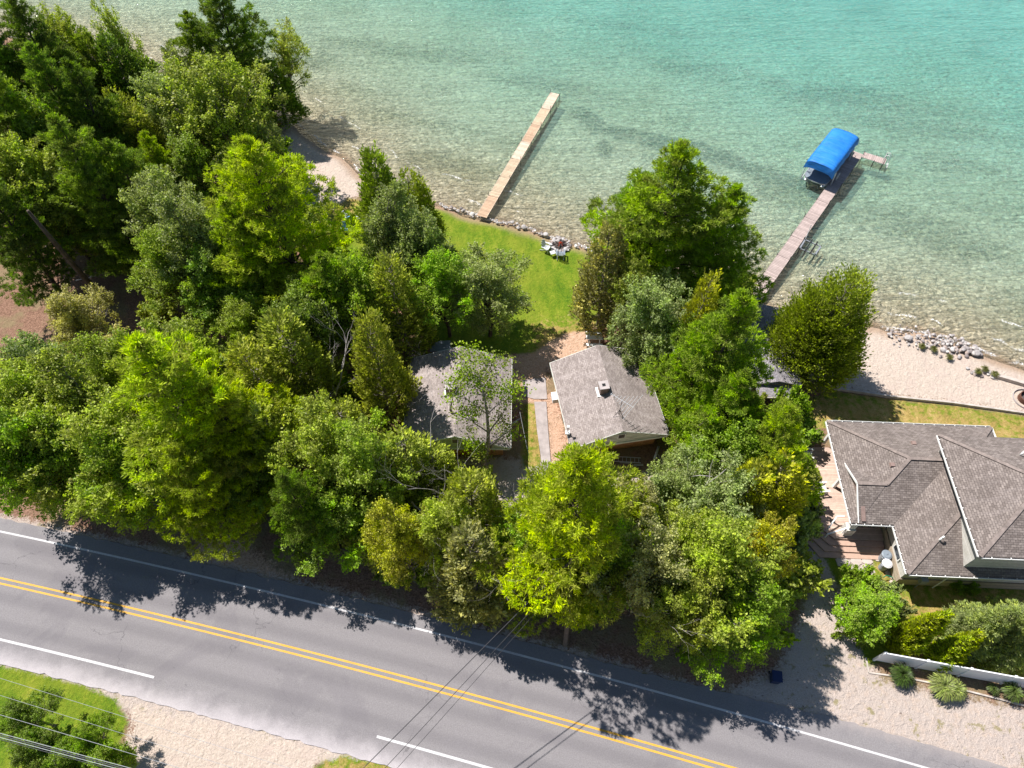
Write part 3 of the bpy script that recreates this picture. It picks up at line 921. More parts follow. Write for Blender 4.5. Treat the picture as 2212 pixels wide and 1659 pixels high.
# ------------------------------------------------------------------ cabins
def gable_cabin(name, origin, ang, W, L, label, chimney=True, stain=False, ac=False):
    """W across the gable, L along the ridge; local origin = middle of the front (road side) roof edge"""
    root = empty(name, origin, ang, label, 'cabin')
    eave, rise, ov = 2.5, W / 2 * 0.41, 0.6
    ridge = eave + rise
    rf = MB()
    th = 0.14
    for s in (-1, 1):
        rf.slab([(0, 0, ridge), (s * W / 2, 0, eave), (s * W / 2, L, eave), (0, L, ridge)], th, (0, 1, 0))
    rf.build('roof', M['shingle_cabin'], root)
    cap = MB()
    for s in (-1, 1):
        cap.slab([(0, -0.01, ridge + 0.022), (s * 0.16, -0.01, ridge + 0.022 - 0.066), (s * 0.16, L + 0.01, ridge + 0.022 - 0.066), (0, L + 0.01, ridge + 0.022)], 0.015, (0, 1, 0))
    cap.build('ridge_cap', M['shingle_cabin'], root)
    w = MB()
    w.box((0, L / 2, 1.15), (W - 2 * ov, L - 1.5, 2.3))
    w.build('wall', M['brick'], root)
    for yy, sgn in ((0.07, 1), (L - 0.07, -1)):
        g = MB()
        y0, y1 = (yy, yy + 0.6 * sgn)
        zb = 2.3
        k = [(-W / 2 + 0.12, zb), (W / 2 - 0.12, zb), (W / 2 - 0.12, eave - th + 0.02), (0, ridge - th - 0.015), (-W / 2 + 0.12, eave - th + 0.02)]
        vs = [(a, y0, b) for a, b in k] + [(a, y1, b) for a, b in k]
        n = len(k)
        g.add(vs, [tuple(range(n)), tuple(range(n, 2 * n))[::-1]] + [(i, n + i, n + (i + 1) % n, (i + 1) % n) for i in range(n)])
        g.build('gable_siding', M['siding_stain' if stain else 'siding'], root)
        b = MB(); b.box((0, yy - 0.03 * sgn, 2.22), (W - 0.2, 0.05, 0.2))
        b.build('band_board', M['siding_pale'], root)
    f = MB()
    for s in (-1, 1):
        f.bar((s * W / 2 + s * 0.012, 0, eave - 0.09), (s * W / 2 + s * 0.012, L, eave - 0.09), 0.03, 0.17)
        for yy in (-0.015, L + 0.015):
            f.bar((s * 0.01, yy, ridge - 0.09), (s * W / 2, yy, eave - 0.09), 0.03, 0.15)
    f.build('fascia', M['siding_pale'], root)
    lv = MB(); lv.box((0, 0.045, ridge - 0.78), (0.62, 0.05, 0.62))
    lf = lv.build('gable_vent', M['white_paint'], root)
    l2 = MB(); l2.box((0, 0.015, ridge - 0.78), (0.44, 0.02, 0.44))
    for k in range(5): l2.box((0, 0.0, ridge - 0.96 + k * 0.09), (0.44, 0.03, 0.02))
    l2.build('louvre', M['vent_brown'], lf)
    # windows: under the front gable, on both sides and facing the lake
    wins = [(-W / 4, 0.75, 1.5, 1.1, 'x', -1), (W / 4, 0.75, 1.5, 1.1, 'x', -1), (-W / 4, L - 0.75, 1.5, 1.6, 'x', 1),
            (-W / 2 + ov, L * 0.35, 1.5, 1.0, 'y', -1), (W / 2 - ov, L * 0.35, 1.5, 1.0, 'y', 1), (W / 2 - ov, L * 0.7, 1.5, 1.0, 'y', 1), (-W / 2 + ov, L * 0.72, 1.5, 1.0, 'y', -1)]
    for wx, wy, wz, ww, ax, sg in wins:
        fr = MB(); gl = MB()
        if ax == 'x':
            fr.box((wx, wy + sg * 0.015, wz), (ww + 0.14, 0.05, 0.94)); gl.box((wx, wy + sg * 0.035, wz), (ww, 0.03, 0.8))
        else:
            fr.box((wx + sg * 0.015, wy, wz), (0.05, ww + 0.14, 0.94)); gl.box((wx + sg * 0.035, wy, wz), (0.03, ww, 0.8))
        fo = fr.build('window', M['white_paint'], root); gl.build('pane', M['glass'], fo)
    d = MB(); d.box((W / 4, L - 0.735, 1.0), (0.95, 0.05, 2.0)); do = d.build('door', M['white_paint'], root)
    h = MB(); h.box((W / 4 + 0.35, L - 0.69, 1.0), (0.05, 0.05, 0.12)); h.build('handle', M['dark_metal'], do)
    if chimney:
        cx, cy = -0.55, L * chimney
        cz = ridge - 0.41 * abs(cx)
        c = MB()
        c.box((cx, cy, cz + 0.12), (0.62, 0.62, 1.1))
        co = c.build('chimney', M['vent_brown'], root)
        c = MB()
        for dx, dy, sx, sy in ((0, -0.25, .74, .24), (0, .25, .74, .24), (-.25, 0, .24, .26), (.25, 0, .24, .26)):
            c.box((cx + dx, cy + dy, cz + 0.72), (sx, sy, 0.1))
        c.build('chimney_cap', M['concrete'], co)
        c = MB(); c.box((cx, cy, cz + 0.685), (0.26, 0.26, 0.02)); c.build('flue', M['black'], co)
        c = MB(); c.box((cx - 0.05, cy, cz - 0.18), (0.86, 0.86, 0.2)); c.build('flashing', M['white_paint'], co)
    if ac:
        c = MB(); c.box((-W / 2 - 0.08, ac, 1.9), (0.62, 0.72, 0.5)); ao = c.build('air_conditioner', M['white_paint'], root)
        c = MB()
        for k in range(5): c.box((-W / 2 - 0.395, ac, 1.74 + k * 0.08), (0.02, 0.6, 0.02))
        c.build('grille', M['grey_metal'], ao)
    return root


def mid(a, b): return (a + b) / 2


lf, rf_, lb = at(868, 963, 2.5), at(1103, 968, 2.5), at(890, 772, 2.5)
o1 = Vector((-4.09, 25.65, 0))
cabL = gable_cabin('cabin', o1, R(-0.6), 8.0, 8.05, 'low brick cabin with grey-brown gable roof behind the leaning birch, left of its twin', 0.5)
o2 = Vector((7.98, 26.12, 0))
cabR = gable_cabin('cabin', o2, R(9.5), 7.45, 7.9, 'low brick cabin with grey-brown gable roof carrying a tall aerial and a white-capped chimney', 0.48, True, 5.0)
# door slab steps and walk
M['walk'] = simple('walkway_concrete', (0.33, 0.29, 0.28), 0.85, 0.22, 1.6, bump=0.3)
wk = MB()
pts = [(1154, 868), (1180, 868), (1184, 930), (1189, 992), (1190, 1030), (1168, 1030), (1168, 985), (1160, 930)]
wk.prism([tuple(at(*p)[:2]) for p in pts], -0.04, 0.035)
tag(wk.build('path', M['walk']), kind='structure')
pt = MB(); c0 = at(1150, 845)
pt.prism([tuple(at(*p)[:2]) for p in [(1128, 822), (1178, 815), (1182, 862), (1154, 862), (1130, 856)]], -0.04, 0.03)
tag(pt.build('path', M['walk']), kind='structure')

# ------------------------------------------------------------------ roof aerial, service mast and wires on the right cabin
def aerial():
    b = at(1336, 899, 3.78)
    root = empty('roof_aerial', b, R(-10), 'tall rooftop television aerial on a tripod, ridge of the right cabin', 'aerial')
    top = 2.1
    m_ = MB(); m_.tube([(0, 0, -0.05), (0, 0, top)], 0.022, 6); m_.build('mast', M['dark_metal'], root)
    for a in (90, 210, 330):
        l = MB(); ex = (0.6 * math.cos(R(a)), 0.6 * math.sin(R(a)), -0.12 if a == 90 else -0.2)
        l.tube([(0, 0, 0.85), ex], 0.017, 5); l.build('leg', M['dark_metal'], root)
    c = MB(); c.tube([(0.3, 0.52 * .55, .35), (-.3, .0, .35)], 0.012, 5); c.build('brace', M['dark_metal'], root)
    bm = MB(); bm.tube([(-0.85, 0.45, top), (0.85, -0.45, top)], 0.02, 6); bo = bm.build('boom', M['alu'], root)
    for i in range(9):
        f = i / 8
        c = Vector((-0.8 + 1.6 * f, 0.42 - 0.84 * f, top + 0.02))
        L = 0.14 + 1.15 * f ** 2
        d = Vector((0.47, 0.88, 0)) * L
        e = MB(); e.tube([c - d, c + d], 0.015, 5); e.build('element', M['alu'], bo)


aerial()
sm_pos = at(1226, 935, 2.8)
root = empty('service_mast', sm_pos, 0, 'short white service mast standing on the left slope of the right cabin roof', 'mast')
m_ = MB(); m_.tube([(0, 0, -0.1), (0, 0.02, 0.75), (0.06, 0.02, 0.85)], 0.035, 8); m_.build('pipe', M['grey_metal'], root)
m_ = MB(); m_.box((0, 0, 0.02), (0.34, 0.3, 0.12)); m_.build('base_plate', M['white_paint'], root)
m_ = MB(); m_.box((0, 0.0, 0.85), (0.2, 0.16, 0.12)); m_.build('weather_head', M['white_paint'], root)
m_ = MB(); m_.tube([(0, -0.05, 0.06), (0.06, -0.5, -0.09), (0.05, -1.5, -0.13)], 0.012, 5); m_.build('cable', M['black'], root)

# ------------------------------------------------------------------ big house on the right
def big_house():
    root = empty('house', (23.47, 27.7, 0), R(-2.5), 'large grey shingled house with hipped wings and a two-storey block, right edge', 'house')
    E, S = 2.8, 0.5
    ridge = E + 4.06 * S
    roof = MB()
    th = 0.16
    rA = [(4.06, -4.06, ridge), (7.94, -4.06, ridge)]
    roof.slab([(0, 0, E), (12, 0, E), rA[1], rA[0]], th, (1, 0, 0))
    roof.slab([(0, -8.12, E), (0, 0, E), rA[0]], th, (0, 1, 0))
    roof.slab([(0, -8.12, E), (2.82, -8.12, E), (6.88, -4.06, ridge), rA[0]], th, (1, 0, 0))
    roof.slab([(12, 0, E), (12, -8.12, E), rA[1]], th, (0, 1, 0))
    # south wing
    roof.slab([(2.82, -11.52, E), (2.82, -8.12, E), (6.88, -4.06, ridge), (6.88, -7.46, ridge)], th, (0, 1, 0))
    roof.slab([(2.82, -11.52, E), (18, -11.52, E), (18, -7.46, ridge), (6.88, -7.46, ridge)], th, (1, 0, 0))
    roof.build('roof', M['shingle_house'], root)
    # small gable over the west side
    g = MB(); gz = E + S * 2.42 + 0.03
    g.slab([(0.45, -8.09, E + 0.045), (2.42, -5.70, gz), (0.45, -5.70, gz)], 0.1, (1, 0, 0))
    g.slab([(0.45, -5.70, gz), (2.42, -5.70, gz), (0.45, -3.62, E + 0.20)], 0.1, (1, 0, 0))
    g.build('gable_roof', M['shingle_house'], root)
    gw = MB()
    k = [(-8.02, E + 0.16), (-3.75, E + 0.16), (-5.70, gz - 0.12)]
    gw.add([(0.62, a, b) for a, b in k] + [(0.9, a, b) for a, b in k], [(0, 1, 2), (5, 4, 3), (0, 3, 4, 1), (1, 4, 5, 2), (2, 5, 3, 0)])
    gw.build('gable_wall', M['vent_brown'], root)
    ra = MB()
    ra.bar((0.42, -8.09, E - 0.0), (0.42, -5.70, gz - 0.06), 0.05, 0.15)
    ra.bar((0.42, -3.62, E + 0.14), (0.42, -5.70, gz - 0.06), 0.05, 0.15)
    ra.build('rake_board', M['white_paint'], root)
    # ridge and hip caps
    caps = MB()
    for a, b in ((rA[0], rA[1]), ((0, 0, E), rA[0]), ((2.42, -5.70, gz - .02), rA[0]), ((0.47, -5.70, gz - .02), (2.42, -5.70, gz - .02)), ((2.82, -11.52, E), (6.88, -7.46, ridge)), ((12, 0, E), rA[1])):
        caps.bar(Vector(a) + Vector((0, 0, .02)), Vector(b) + Vector((0, 0, .02)), 0.24, 0.05)
    caps.build('ridge_cap', M['shingle_cap'], root)
    # upper block
    x0, y0, y1, EU, SU, x1 = 5.87, -2.75, -11.40, 5.9, 0.45, 20.0
    hd = (y0 - y1) / 2
    ru = EU + hd * SU
    up = MB()
    A_, B_ = (x0 + hd, y0 - hd, ru), (x1 - hd, y0 - hd, ru)
    up.slab([(x0, y1, EU), (x0, y0, EU), A_], th, (0, 1, 0))
    up.slab([(x0, y0, EU), (x1, y0, EU), B_, A_], th, (1, 0, 0))
    up.slab([(x0, y1, EU), (x1, y1, EU), B_, A_], th, (1, 0, 0))
    up.slab([(x1, y1, EU), (x1, y0, EU), B_], th, (0, 1, 0))
    uo = up.build('upper_roof', M['shingle_house'], root)
    c = MB()
    for a, b in (((x0, y0, EU), A_), ((x0, y1, EU), A_), (A_, B_)):
        c.bar(Vector(a) + Vector((0, 0, .02)), Vector(b) + Vector((0, 0, .02)), 0.24, 0.05)
    c.build('ridge_cap', M['shingle_cap'], root)
    c = MB(); c.box(((x0 + x1) / 2 + .2, (y0 + y1) / 2, 4.2), (x1 - x0 - 0.75, y0 - y1 - 0.85, 3.1)); c.build('upper_wall', M['siding_white'], root)
    c = MB()
    c.bar((x0 + 0.36, y1 + 0.42, 5.66), (x0 + 0.36, y0 - 0.42, 5.66), 0.04, 0.2)
    c.build('frieze_board', M['teal_trim'], root)
    # gutters with brackets
    def gutter(a, b, nrm, n):
        a = Vector(a); b = Vector(b); nn = Vector(nrm)
        m_ = MB()
        m_.bar(a + nn * 0.115 + Vector((0, 0, -0.02)), b + nn * 0.115 + Vector((0, 0, -0.02)), 0.025, 0.13)
        m_.bar(a + nn * 0.06 + Vector((0, 0, -0.085)), b + nn * 0.06 + Vector((0, 0, -0.085)), 0.10, 0.02)
        g_ = m_.build('gutter', M['white_paint'], root)
        for i in range(n):
            p = a.lerp(b, (i + 0.5) / n)
            k_ = MB(); k_.bar(p + Vector((0, 0, 0.03)) - nn * 0.03, p + nn * 0.125 + Vector((0, 0, 0.03)), 0.045, 0.03); k_.build('bracket', M['white_paint'], g_)
    gutter((0, 0, E - .05), (12, 0, E - .05), (0, 1, 0), 16)
    gutter((0, -8.12, E - .05), (0, 0, E - .05), (-1, 0, 0), 11)
    gutter((0, -8.12, E - .05), (2.82, -8.12, E - .05), (0, -1, 0), 5)
    gutter((2.82, -11.52, E - .05), (2.82, -8.24, E - .05), (-1, 0, 0), 6)
    gutter((2.94, -11.52, E - .05), (14, -11.52, E - .05), (0, -1, 0), 12)
    gutter((12, 0, E - .05), (12, -2.4, E - .05), (1, 0, 0), 3)
    gutter((x0, y1, EU - .05), (x0, y0, EU - .05), (-1, 0, 0), 12)
    gutter((x0 + .12, y1, EU - .05), (x1, y1, EU - .05), (0, -1, 0), 12)
    # walls: main block, south wing, stone skirt
    c = MB()
    c.box((6.9, -3.55, 1.32), (10.0, 6.1, 2.64))
    c.box((10.5, -8.85, 1.32 + 0.02), (14.5, 4.6, 2.64))
    c.build('wall', M['siding_white'], root)
    c = MB()
    c.box((10.5, -9.0, 0.5), (14.7, 4.5, 1.0)); c.build('stone_skirt', M['stone_wall'], root)
    c = MB(); c.box((0.55, -7.75, 1.35), (0.42, 0.42, 2.6)); co = c.build('porch_column', M['white_paint'], root)
    c = MB(); c.box((0.55, -7.75, 0.95), (0.62, 0.62, 0.9)); c.build('column_base', M['siding_white'], co)
    c = MB(); c.box((0.45, -0.5, 1.6), (0.2, 0.2, 2.2)); c.build('porch_column', M['white_paint'], root)
    c = MB(); c.box((0.45, -4.2, 1.6), (0.2, 0.2, 2.2)); c.build('porch_column', M['white_paint'], root)
    for wy, wz, ww in ((-1.6, 1.7, 1.2), (-5.0, 1.7, 1.4)):
        a = MB(); a.box((1.88, wy, wz), (0.06, ww + .16, 1.3)); ao = a.build('window', M['white_paint'], root)
        a = MB(); a.box((1.855, wy, wz), (0.04, ww, 1.14)); a.build('pane', M['glass'], ao)
    a = MB(); a.box((1.88, -3.3, 1.5), (0.06, 1.0, 2.0)); ao = a.build('door', M['vent_brown'], root)
    a = MB(); a.box((1.83, -3.0, 1.5), (0.05, 0.05, 0.12)); a.build('handle', M['alu'], ao)
    a = MB(); a.box((3.18, -9.6, 1.8), (0.06, 1.1, 0.9)); ao = a.build('window', M['white_paint'], root)
    a = MB(); a.box((3.155, -9.6, 1.8), (0.04, 0.95, 0.75)); a.build('pane', M['glass'], ao)
    # vents on the roofs
    for x, y in ((8.3 - 5.1, -3.35), ):
        pass
    def on_roof(dx, dy, surf, name, mat, kind):
        p = at(dx, dy, surf)
        l = root_inv @ p
        return l
    Mr = Matrix.Translation((23.47, 27.7, 0)) @ Matrix.Rotation(R(-2.5), 4, 'Z')
    root_inv = Mr.inverted()
    def zroof(l):
        x, y = l.x, l.y
        za = E + S * min(-y, x, y + 8.12, 12 - x) if 0 < x < 12 and -8.12 < y < 0 else -1
        return za
    for dx, dy in ((1962, 989 + 58), (2008 - 4, 952 + 4), (2013 - 62, 962 - 8), (2014, 965)):
        pass
    for (x, y) in ((3.0, -4.35), (5.15, -2.35), (7.3, -2.5)):
        z = E + S * min(-y, x, y + 8.12)
        v = MB(); v.box((x, y, z + 0.07), (0.34, 0.34, 0.14), taper=0.8); v.build('roof_vent', M['vent_brown'], root)
    for (x, y, z) in ((4.92, -9.55, E + S * 1.97), (9.45, -7.0, ru - 0.05 - .28), (10.2, -4.6, EU + SU * 1.9)):
        v = MB(); v.tube([(x, y, z - 0.1), (x, y, z + 0.42)], 0.06, 10); v.tube([(x, y, z + 0.40), (x + .09, y + .05, z + 0.50), (x + .16, y + .09, z + .44)], 0.07, 10)
        v.build('vent_pipe', M['white_paint'], root, True)
    v = MB(); v.box((4.6, -11.36, 1.25), (0.45, 0.35, 0.5)); v.tube([(4.6, -11.4, 0), (4.6, -11.4, 1.1)], .03, 6); v.build('electric_meter', M['grey_plastic'], root)
    v = MB(); v.tube([(5.9, -11.62, 2.7), (5.75, -11.45, 2.4), (5.75, -11.42, 0.1)], 0.045, 8); v.build('downspout', M['white_paint'], root)
    return Mr


HM = big_house()


def HL(x, y, z=0): return HM @ Vector((x, y, z))


# deck with steps and white stair rail
root = empty('deck', HL(0, -5, 0), R(-2.5), 'pinkish composite deck with wide steps wrapping the left corner of the big house', 'deck')
inv = (Matrix.Translation(HL(0, -5, 0)) @ Matrix.Rotation(R(-2.5), 4, 'Z')).inverted() @ HM
def D(x, y, z): return inv @ Vector((x, y, z))
m_ = MB()
m_.prism([D(a, b, 0)[:2] for a, b in ((-1.75, -0.9), (1.85, -0.9), (1.85, -6.45), (3.1, -6.65), (3.1, -8.3), (-0.35, -8.3), (-1.75, -7.0))], 0.42, 0.48)
m_.build('boards', M['deck_pink'], root)
m_ = MB(); m_.prism([D(a, b, 0)[:2] for a, b in ((-1.7, -0.95), (1.85, -0.95), (1.85, -6.45), (3.1, -6.65), (3.1, -8.2), (-0.35, -8.2), (-1.7, -6.95))], 0.0, 0.415)
m_.build('skirt', M['deck_step'], root)
for i in range(3):
    m_ = MB()
    q = 0.42 * (i + 1)
    z1 = 0.42 - 0.12 * (i + 1) + 0.03
    m_.prism([D(a, b, 0)[:2] for a, b in ((-0.35 - q * .9, -8.3 - q), (3.1, -8.3 - q), (3.1, -8.3 - q + 0.44), (-0.30, -8.3 - q + 0.44), (-1.78 - .0, -7.0 - q * .15 + 0.0), (-1.78 - q * .5, -7.0 - q * .9))], 0.0, z1)
    m_.build('step', M['deck_step'], root)
rl = MB()
for a, b in ((D(.3, -6.95, 1.35), D(-.25, -7.0, 1.35)), (D(-.25, -7.0, 1.35), D(-.75, -7.65, .85)), (D(.75, -7.3, 1.4), D(.25, -7.85, 1.35)), (D(.25, -7.85, 1.35), D(-.95, -8.15, .85))):
    rl.bar(a, b, 0.09, 0.06)
for p in (D(-.25, -7.0, 1.3), D(-.75, -7.65, .8), D(.25, -7.85, 1.3), D(-.95, -8.15, .8)):
    rl.bar((p.x, p.y, 0.05), (p.x, p.y, p.z), 0.08)
rl.build('stair_rail', M['white_paint'], root)
for i in range(3):
    m_ = MB(); m_.box(D(-1.95 - 0.28 * i, -6.2, 0.36 - 0.11 * i), (0.3, 1.4, 0.05), R(0)); m_.build('stair_tread', M['deck_pink'], root)


def adirondack(name, loc, rz, mat, label, group=None, kids=None):
    root = empty(name, loc, rz, label, 'chair', group)
    m_ = MB()
    for i in range(5): m_.box((-0.24 + i * 0.12, 0.0, 0.36 - 0.0), (0.10, 0.52, 0.025))
    m_.build('seat', mat, root)
    m_ = MB()
    for i, h in enumerate((0.62, 0.74, 0.80, 0.74, 0.62)):
        x = -0.24 + i * 0.12
        m_.bar((x, 0.24, 0.30), (x * 1.25, 0.24 + 0.34 * h, 0.30 + h), 0.10, 0.022, (1, 0, 0))
    m_.build('backrest', mat, root)
    for s in (-1, 1):
        m_ = MB(); m_.box((s * 0.36, 0.02, 0.58), (0.12, 0.72, 0.025)); m_.build('armrest', mat, root)
        m_ = MB(); m_.box((s * 0.33, -0.26, 0.285), (0.03, 0.10, 0.57)); m_.build('leg', mat, root)
        m_ = MB(); m_.bar((s * 0.30, -0.24, 0.33), (s * 0.30, 0.55, 0.03), 0.03, 0.12); m_.build('leg', mat, root)
    return root


adirondack('deck_chair', HL(-1.05, -1.75, 0.48), R(75), M['white_paint'], 'white chair on the deck tucked under the gutter nearer the lake')
adirondack('deck_chair', HL(-0.55, -4.55, 0.48), R(95), M['white_paint'], 'white chair on the deck at the middle of the left gutter')

# flagstones
fs = MB(); rr = random.Random(4)
for k, (x, y, a) in enumerate([(2015, 1200, .55), (2040, 1215, .5)]): pass
flags = [(1812, 1196, .55), (1838, 1192, .5), (1862, 1190, .5), (1888, 1192, .5), (1820, 1215, .6), (1848, 1212, .55), (1850, 1231, .55), (1873, 1211, .5), (1872, 1233, .6), (1898, 1207, .4), (1922, 1222, .45), (1926, 1240, .5), (1932, 1258, .4), (1845, 1180, .4), (1880, 1178, .4)]
fl = MB()
for x, y, r_ in flags:
    c = at(x, y); n = rr.choice((5, 6, 7)); a0 = rr.random() * 6
    fl.prism([(c.x + r_ * rr.uniform(.72, 1.0) * math.cos(a0 + 6.283 * i / n), c.y + r_ * rr.uniform(.6, .9) * math.sin(a0 + 6.283 * i / n)) for i in range(n)], -0.05, 0.05 + 0.012 * rr.random())
tag(fl.build('path', M['flag']), kind='structure')


def trash_can(loc, lidmat, bodymat, label):
    root = empty('trash_can', loc, R(rnd.uniform(0, 90)), label, 'trash can')
    m_ = MB(); m_.tube([(0, 0, 0), (0, 0, 0.88)], [0.25, 0.31], 20); m_.build('body', bodymat, root, False)
    m_ = MB(); m_.tube([(0, 0, 0.87), (0, 0, 0.93), (0, 0, 0.96), (0, 0, 1.0)], [0.345, 0.345, 0.29, 0.25], 24); lo = m_.build('lid', lidmat, root)
    m_ = MB(); m_.box((0, 0, 1.02), (0.22, 0.05, 0.04)); m_.build('handle', lidmat, lo)
    for s in (-1, 1):
        m_ = MB(); m_.box((s * 0.33, 0, 0.78), (0.09, 0.14, 0.04)); m_.build('handle', bodymat, root)


trash_can(at(1917, 1197, 1.0).xy.to_3d(), M['slate'], M['grey_plastic'], 'round trash can with dark grey lid against the house wall')
trash_can(at(1918, 1216, 1.0).xy.to_3d(), M['pale_plastic'], M['grey_plastic'], 'round trash can with pale grey lid beside the house wall')
hs = MB(); p0 = at(1908, 1250, 0.35)
pts = [at(1908, 1247, .4), at(1915, 1243, .45), at(1926, 1246, .3), at(1937, 1256, .15), at(1945, 1268, .08), at(1948, 1276, .06), at(1940, 1281, .06)]
hs.tube([p - p0 for p in pts], 0.035, 8)
o = hs.build('garden_hose', M['green_hose'], None, True); o.location = p0
tag(o, 'green garden hose lying over the shrub at the corner of the big house', 'hose')

# ------------------------------------------------------------------ boathouse between the pines
def boathouse():
    c = Vector((20.75, 35.3, 0))
    root = empty('boathouse', c, R(-1), 'grey shingled boathouse half hidden between the tall pine and the big cedar', 'boathouse')
    W, L, E, rd = 3.9, 7.9, 2.2, 2.75
    m_ = MB()
    for s in (-1, 1): m_.slab([(0, -L / 2, rd), (s * W / 2, -L / 2, E), (s * W / 2, L / 2, E), (0, L / 2, rd)], 0.12, (0, 1, 0))
    m_.build('roof', M['shingle_boat'], root)
    m_ = MB(); m_.box((0, 0, 1.02), (W - .6, L - .5, 2.05)); m_.build('wall', M['siding_white'], root)
    m_ = MB()
    for s in (-1, 1): m_.bar((s * (W / 2 + .01), -L / 2, E - .07), (s * (W / 2 + .01), L / 2, E - .07), .03, .15)
    m_.build('fascia', M['timber'], root)
    m_ = MB(); m_.box((0, L / 2 - 0.23, 1.0), (2.4, 0.06, 1.9)); m_.build('door', M['white_paint'], root)
    m_ = MB(); m_.slab([(-1.6, -L / 2 - 1.0, 1.95), (1.1, -L / 2 - 1.0, 1.95), (1.5, -L / 2 + .1, 2.12), (-1.6, -L / 2 + .1, 2.12)], 0.1, (1, 0, 0))
    po = m_.build('porch_roof', M['shingle_boat'], root)
    m_ = MB(); m_.bar((-1.6, -L / 2 - 1.02, 1.92), (1.12, -L / 2 - 1.02, 1.92), .05, .14); m_.bar((1.12, -L / 2 - 1.0, 1.92), (1.55, -L / 2 + .05, 2.08), .05, .14); m_.build('fascia', M['timber'], po)
    for x in (-1.4, 0.95):
        m_ = MB(); m_.box((x, -L / 2 - .85, .95), (.1, .1, 1.9)); m_.build('post', M['timber'], root)


boathouse()

# ------------------------------------------------------------------ docks
def dock(name, a, b, width, zt, mats, label, post_sp=3.0, side_posts=0.45):
    """a,b ends (xy); sections of planking on a frame with metal posts"""
    a = Vector((a[0], a[1], 0)); b = Vector((b[0], b[1], 0))
    L = (b - a).length
    ang = math.atan2(b.y - a.y, b.x - a.x)
    root = empty(name, a, ang, label, 'dock')
    n = round(L / post_sp); sl = L / n
    for i in range(n):
        m_ = MB(); m_.box(((i + .5) * sl, 0, zt - 0.02), (sl - 0.03, width, 0.04)); m_.build('deck_section', mats[i % len(mats)], root)
    m_ = MB()
    for s in (-1, 1): m_.bar((0, s * (width / 2 + .02), zt - .06), (L, s * (width / 2 + .02), zt - .06), .04, .14)
    m_.build('side_rail', mats[-1], root)
    for i in range(1, n + 1):
        for s in (-1, 1):
            x = min(i * sl, L - .06)
            m_ = MB(); top = zt + (side_posts if (i * 7 + s) % 3 else 0.12)
            m_.tube([(x, s * (width / 2 + .07), -1.6), (x, s * (width / 2 + .07), top)], 0.028, 6); m_.build('post', M['dark_metal'], root)
    return root, L, ang


A = (at(1050, 470, .35) + at(1030, 466, .35)) / 2; B = (at(1208, 200, .5) + at(1190, 198, .5)) / 2
dock('dock', A.xy, B.xy, 0.97, 0.36, [M['dock_rust'], M['dock_tan'], M['dock_tan'], M['dock_pale'], M['dock_rust'], M['dock_tan'], M['dock_pale']], 'narrow tan wooden dock running out from the green lawn')
A = (at(1617, 640, .35) + at(1640, 652, .35)) / 2; B = (at(1862, 330, .5) + at(1845, 325, .5)) / 2
dk2, L2, ang2 = dock('dock', A.xy, B.xy, 1.08, 0.42, [M['dock_pink']], 'pinkish wooden dock beside the blue boat canopy, ending in a short arm', 3.0)
ex = MB()
e0, e1 = (at(1867, 335, .42)), (at(1910, 348.5, .42))
Mi = (Matrix.Translation((A.x, A.y, 0)) @ Matrix.Rotation(ang2, 4, 'Z')).inverted()
p = Mi @ e0; q = Mi @ e1
dv = (q - p); dl = dv.length
armroot = bpy.data.objects.new('side_arm', None)
m_ = MB(); m_.box((dl / 2, 0, 0), (dl + .3, 0.98, .04))
o = m_.build('side_arm', M['dock_pink'], dk2)
o.location = (p.x, p.y, 0.415); o.rotation_euler = (0, 0, math.atan2(dv.y, dv.x))
bpy.data.objects.remove(armroot)
for s in (-1, 1):
    nrm = Vector((-dv.y, dv.x, 0)).normalized()
    for f in (.55, 1.0):
        c = p.lerp(q, f) + nrm * s * .55
        m_ = MB(); m_.tube([(c.x, c.y, -2), (c.x, c.y, 1.1 if f == 1 else .6)], .03, 6); m_.build('post', M['dark_metal'], dk2)
# swim ladder hanging at the end of the arm
root = empty('swim_ladder', e1 + (e1 - e0).normalized() * .22 + Vector((0, 0, -.42)), math.atan2((e1 - e0).y, (e1 - e0).x), 'white metal swim ladder hooked over the end of the short dock arm', 'ladder')
for s in (-1, 1):
    m_ = MB(); m_.tube([(-.35, s * .24, .45), (-.3, s * .24, 1.25), (-.05, s * .24, 1.35), (.12, s * .24, 1.1), (.2, s * .24, .2), (.3, s * .24, -1.2)], .03, 8); m_.build('rail', M['white_paint'], root, True)
for k in range(5):
    m_ = MB(); m_.box((.2 + .03 * k, 0, .25 - .3 * k), (.14, .46, .04)); m_.build('rung', M['white_paint'], root)

# ------------------------------------------------------------------ pontoon boat, its lift and canopy
ca, cb, cc, cd = at(1800, 271, 3.0), at(1863, 290, 3.0), at(1745, 343.5, 3.0), at(1807, 361, 3.0)
ctr = (ca + cb + cc + cd) / 4
fwd = ((cc + cd) / 2 - (ca + cb) / 2); CL = fwd.length; cang = math.atan2(fwd.y, fwd.x)
side = ((cb + cd) / 2 - (ca + cc) / 2); CW = side.length
lift = empty('boat_lift', (ctr.x, ctr.y, -0.3), cang, 'boat lift with a bright blue vinyl canopy over the pontoon boat', 'boat lift')


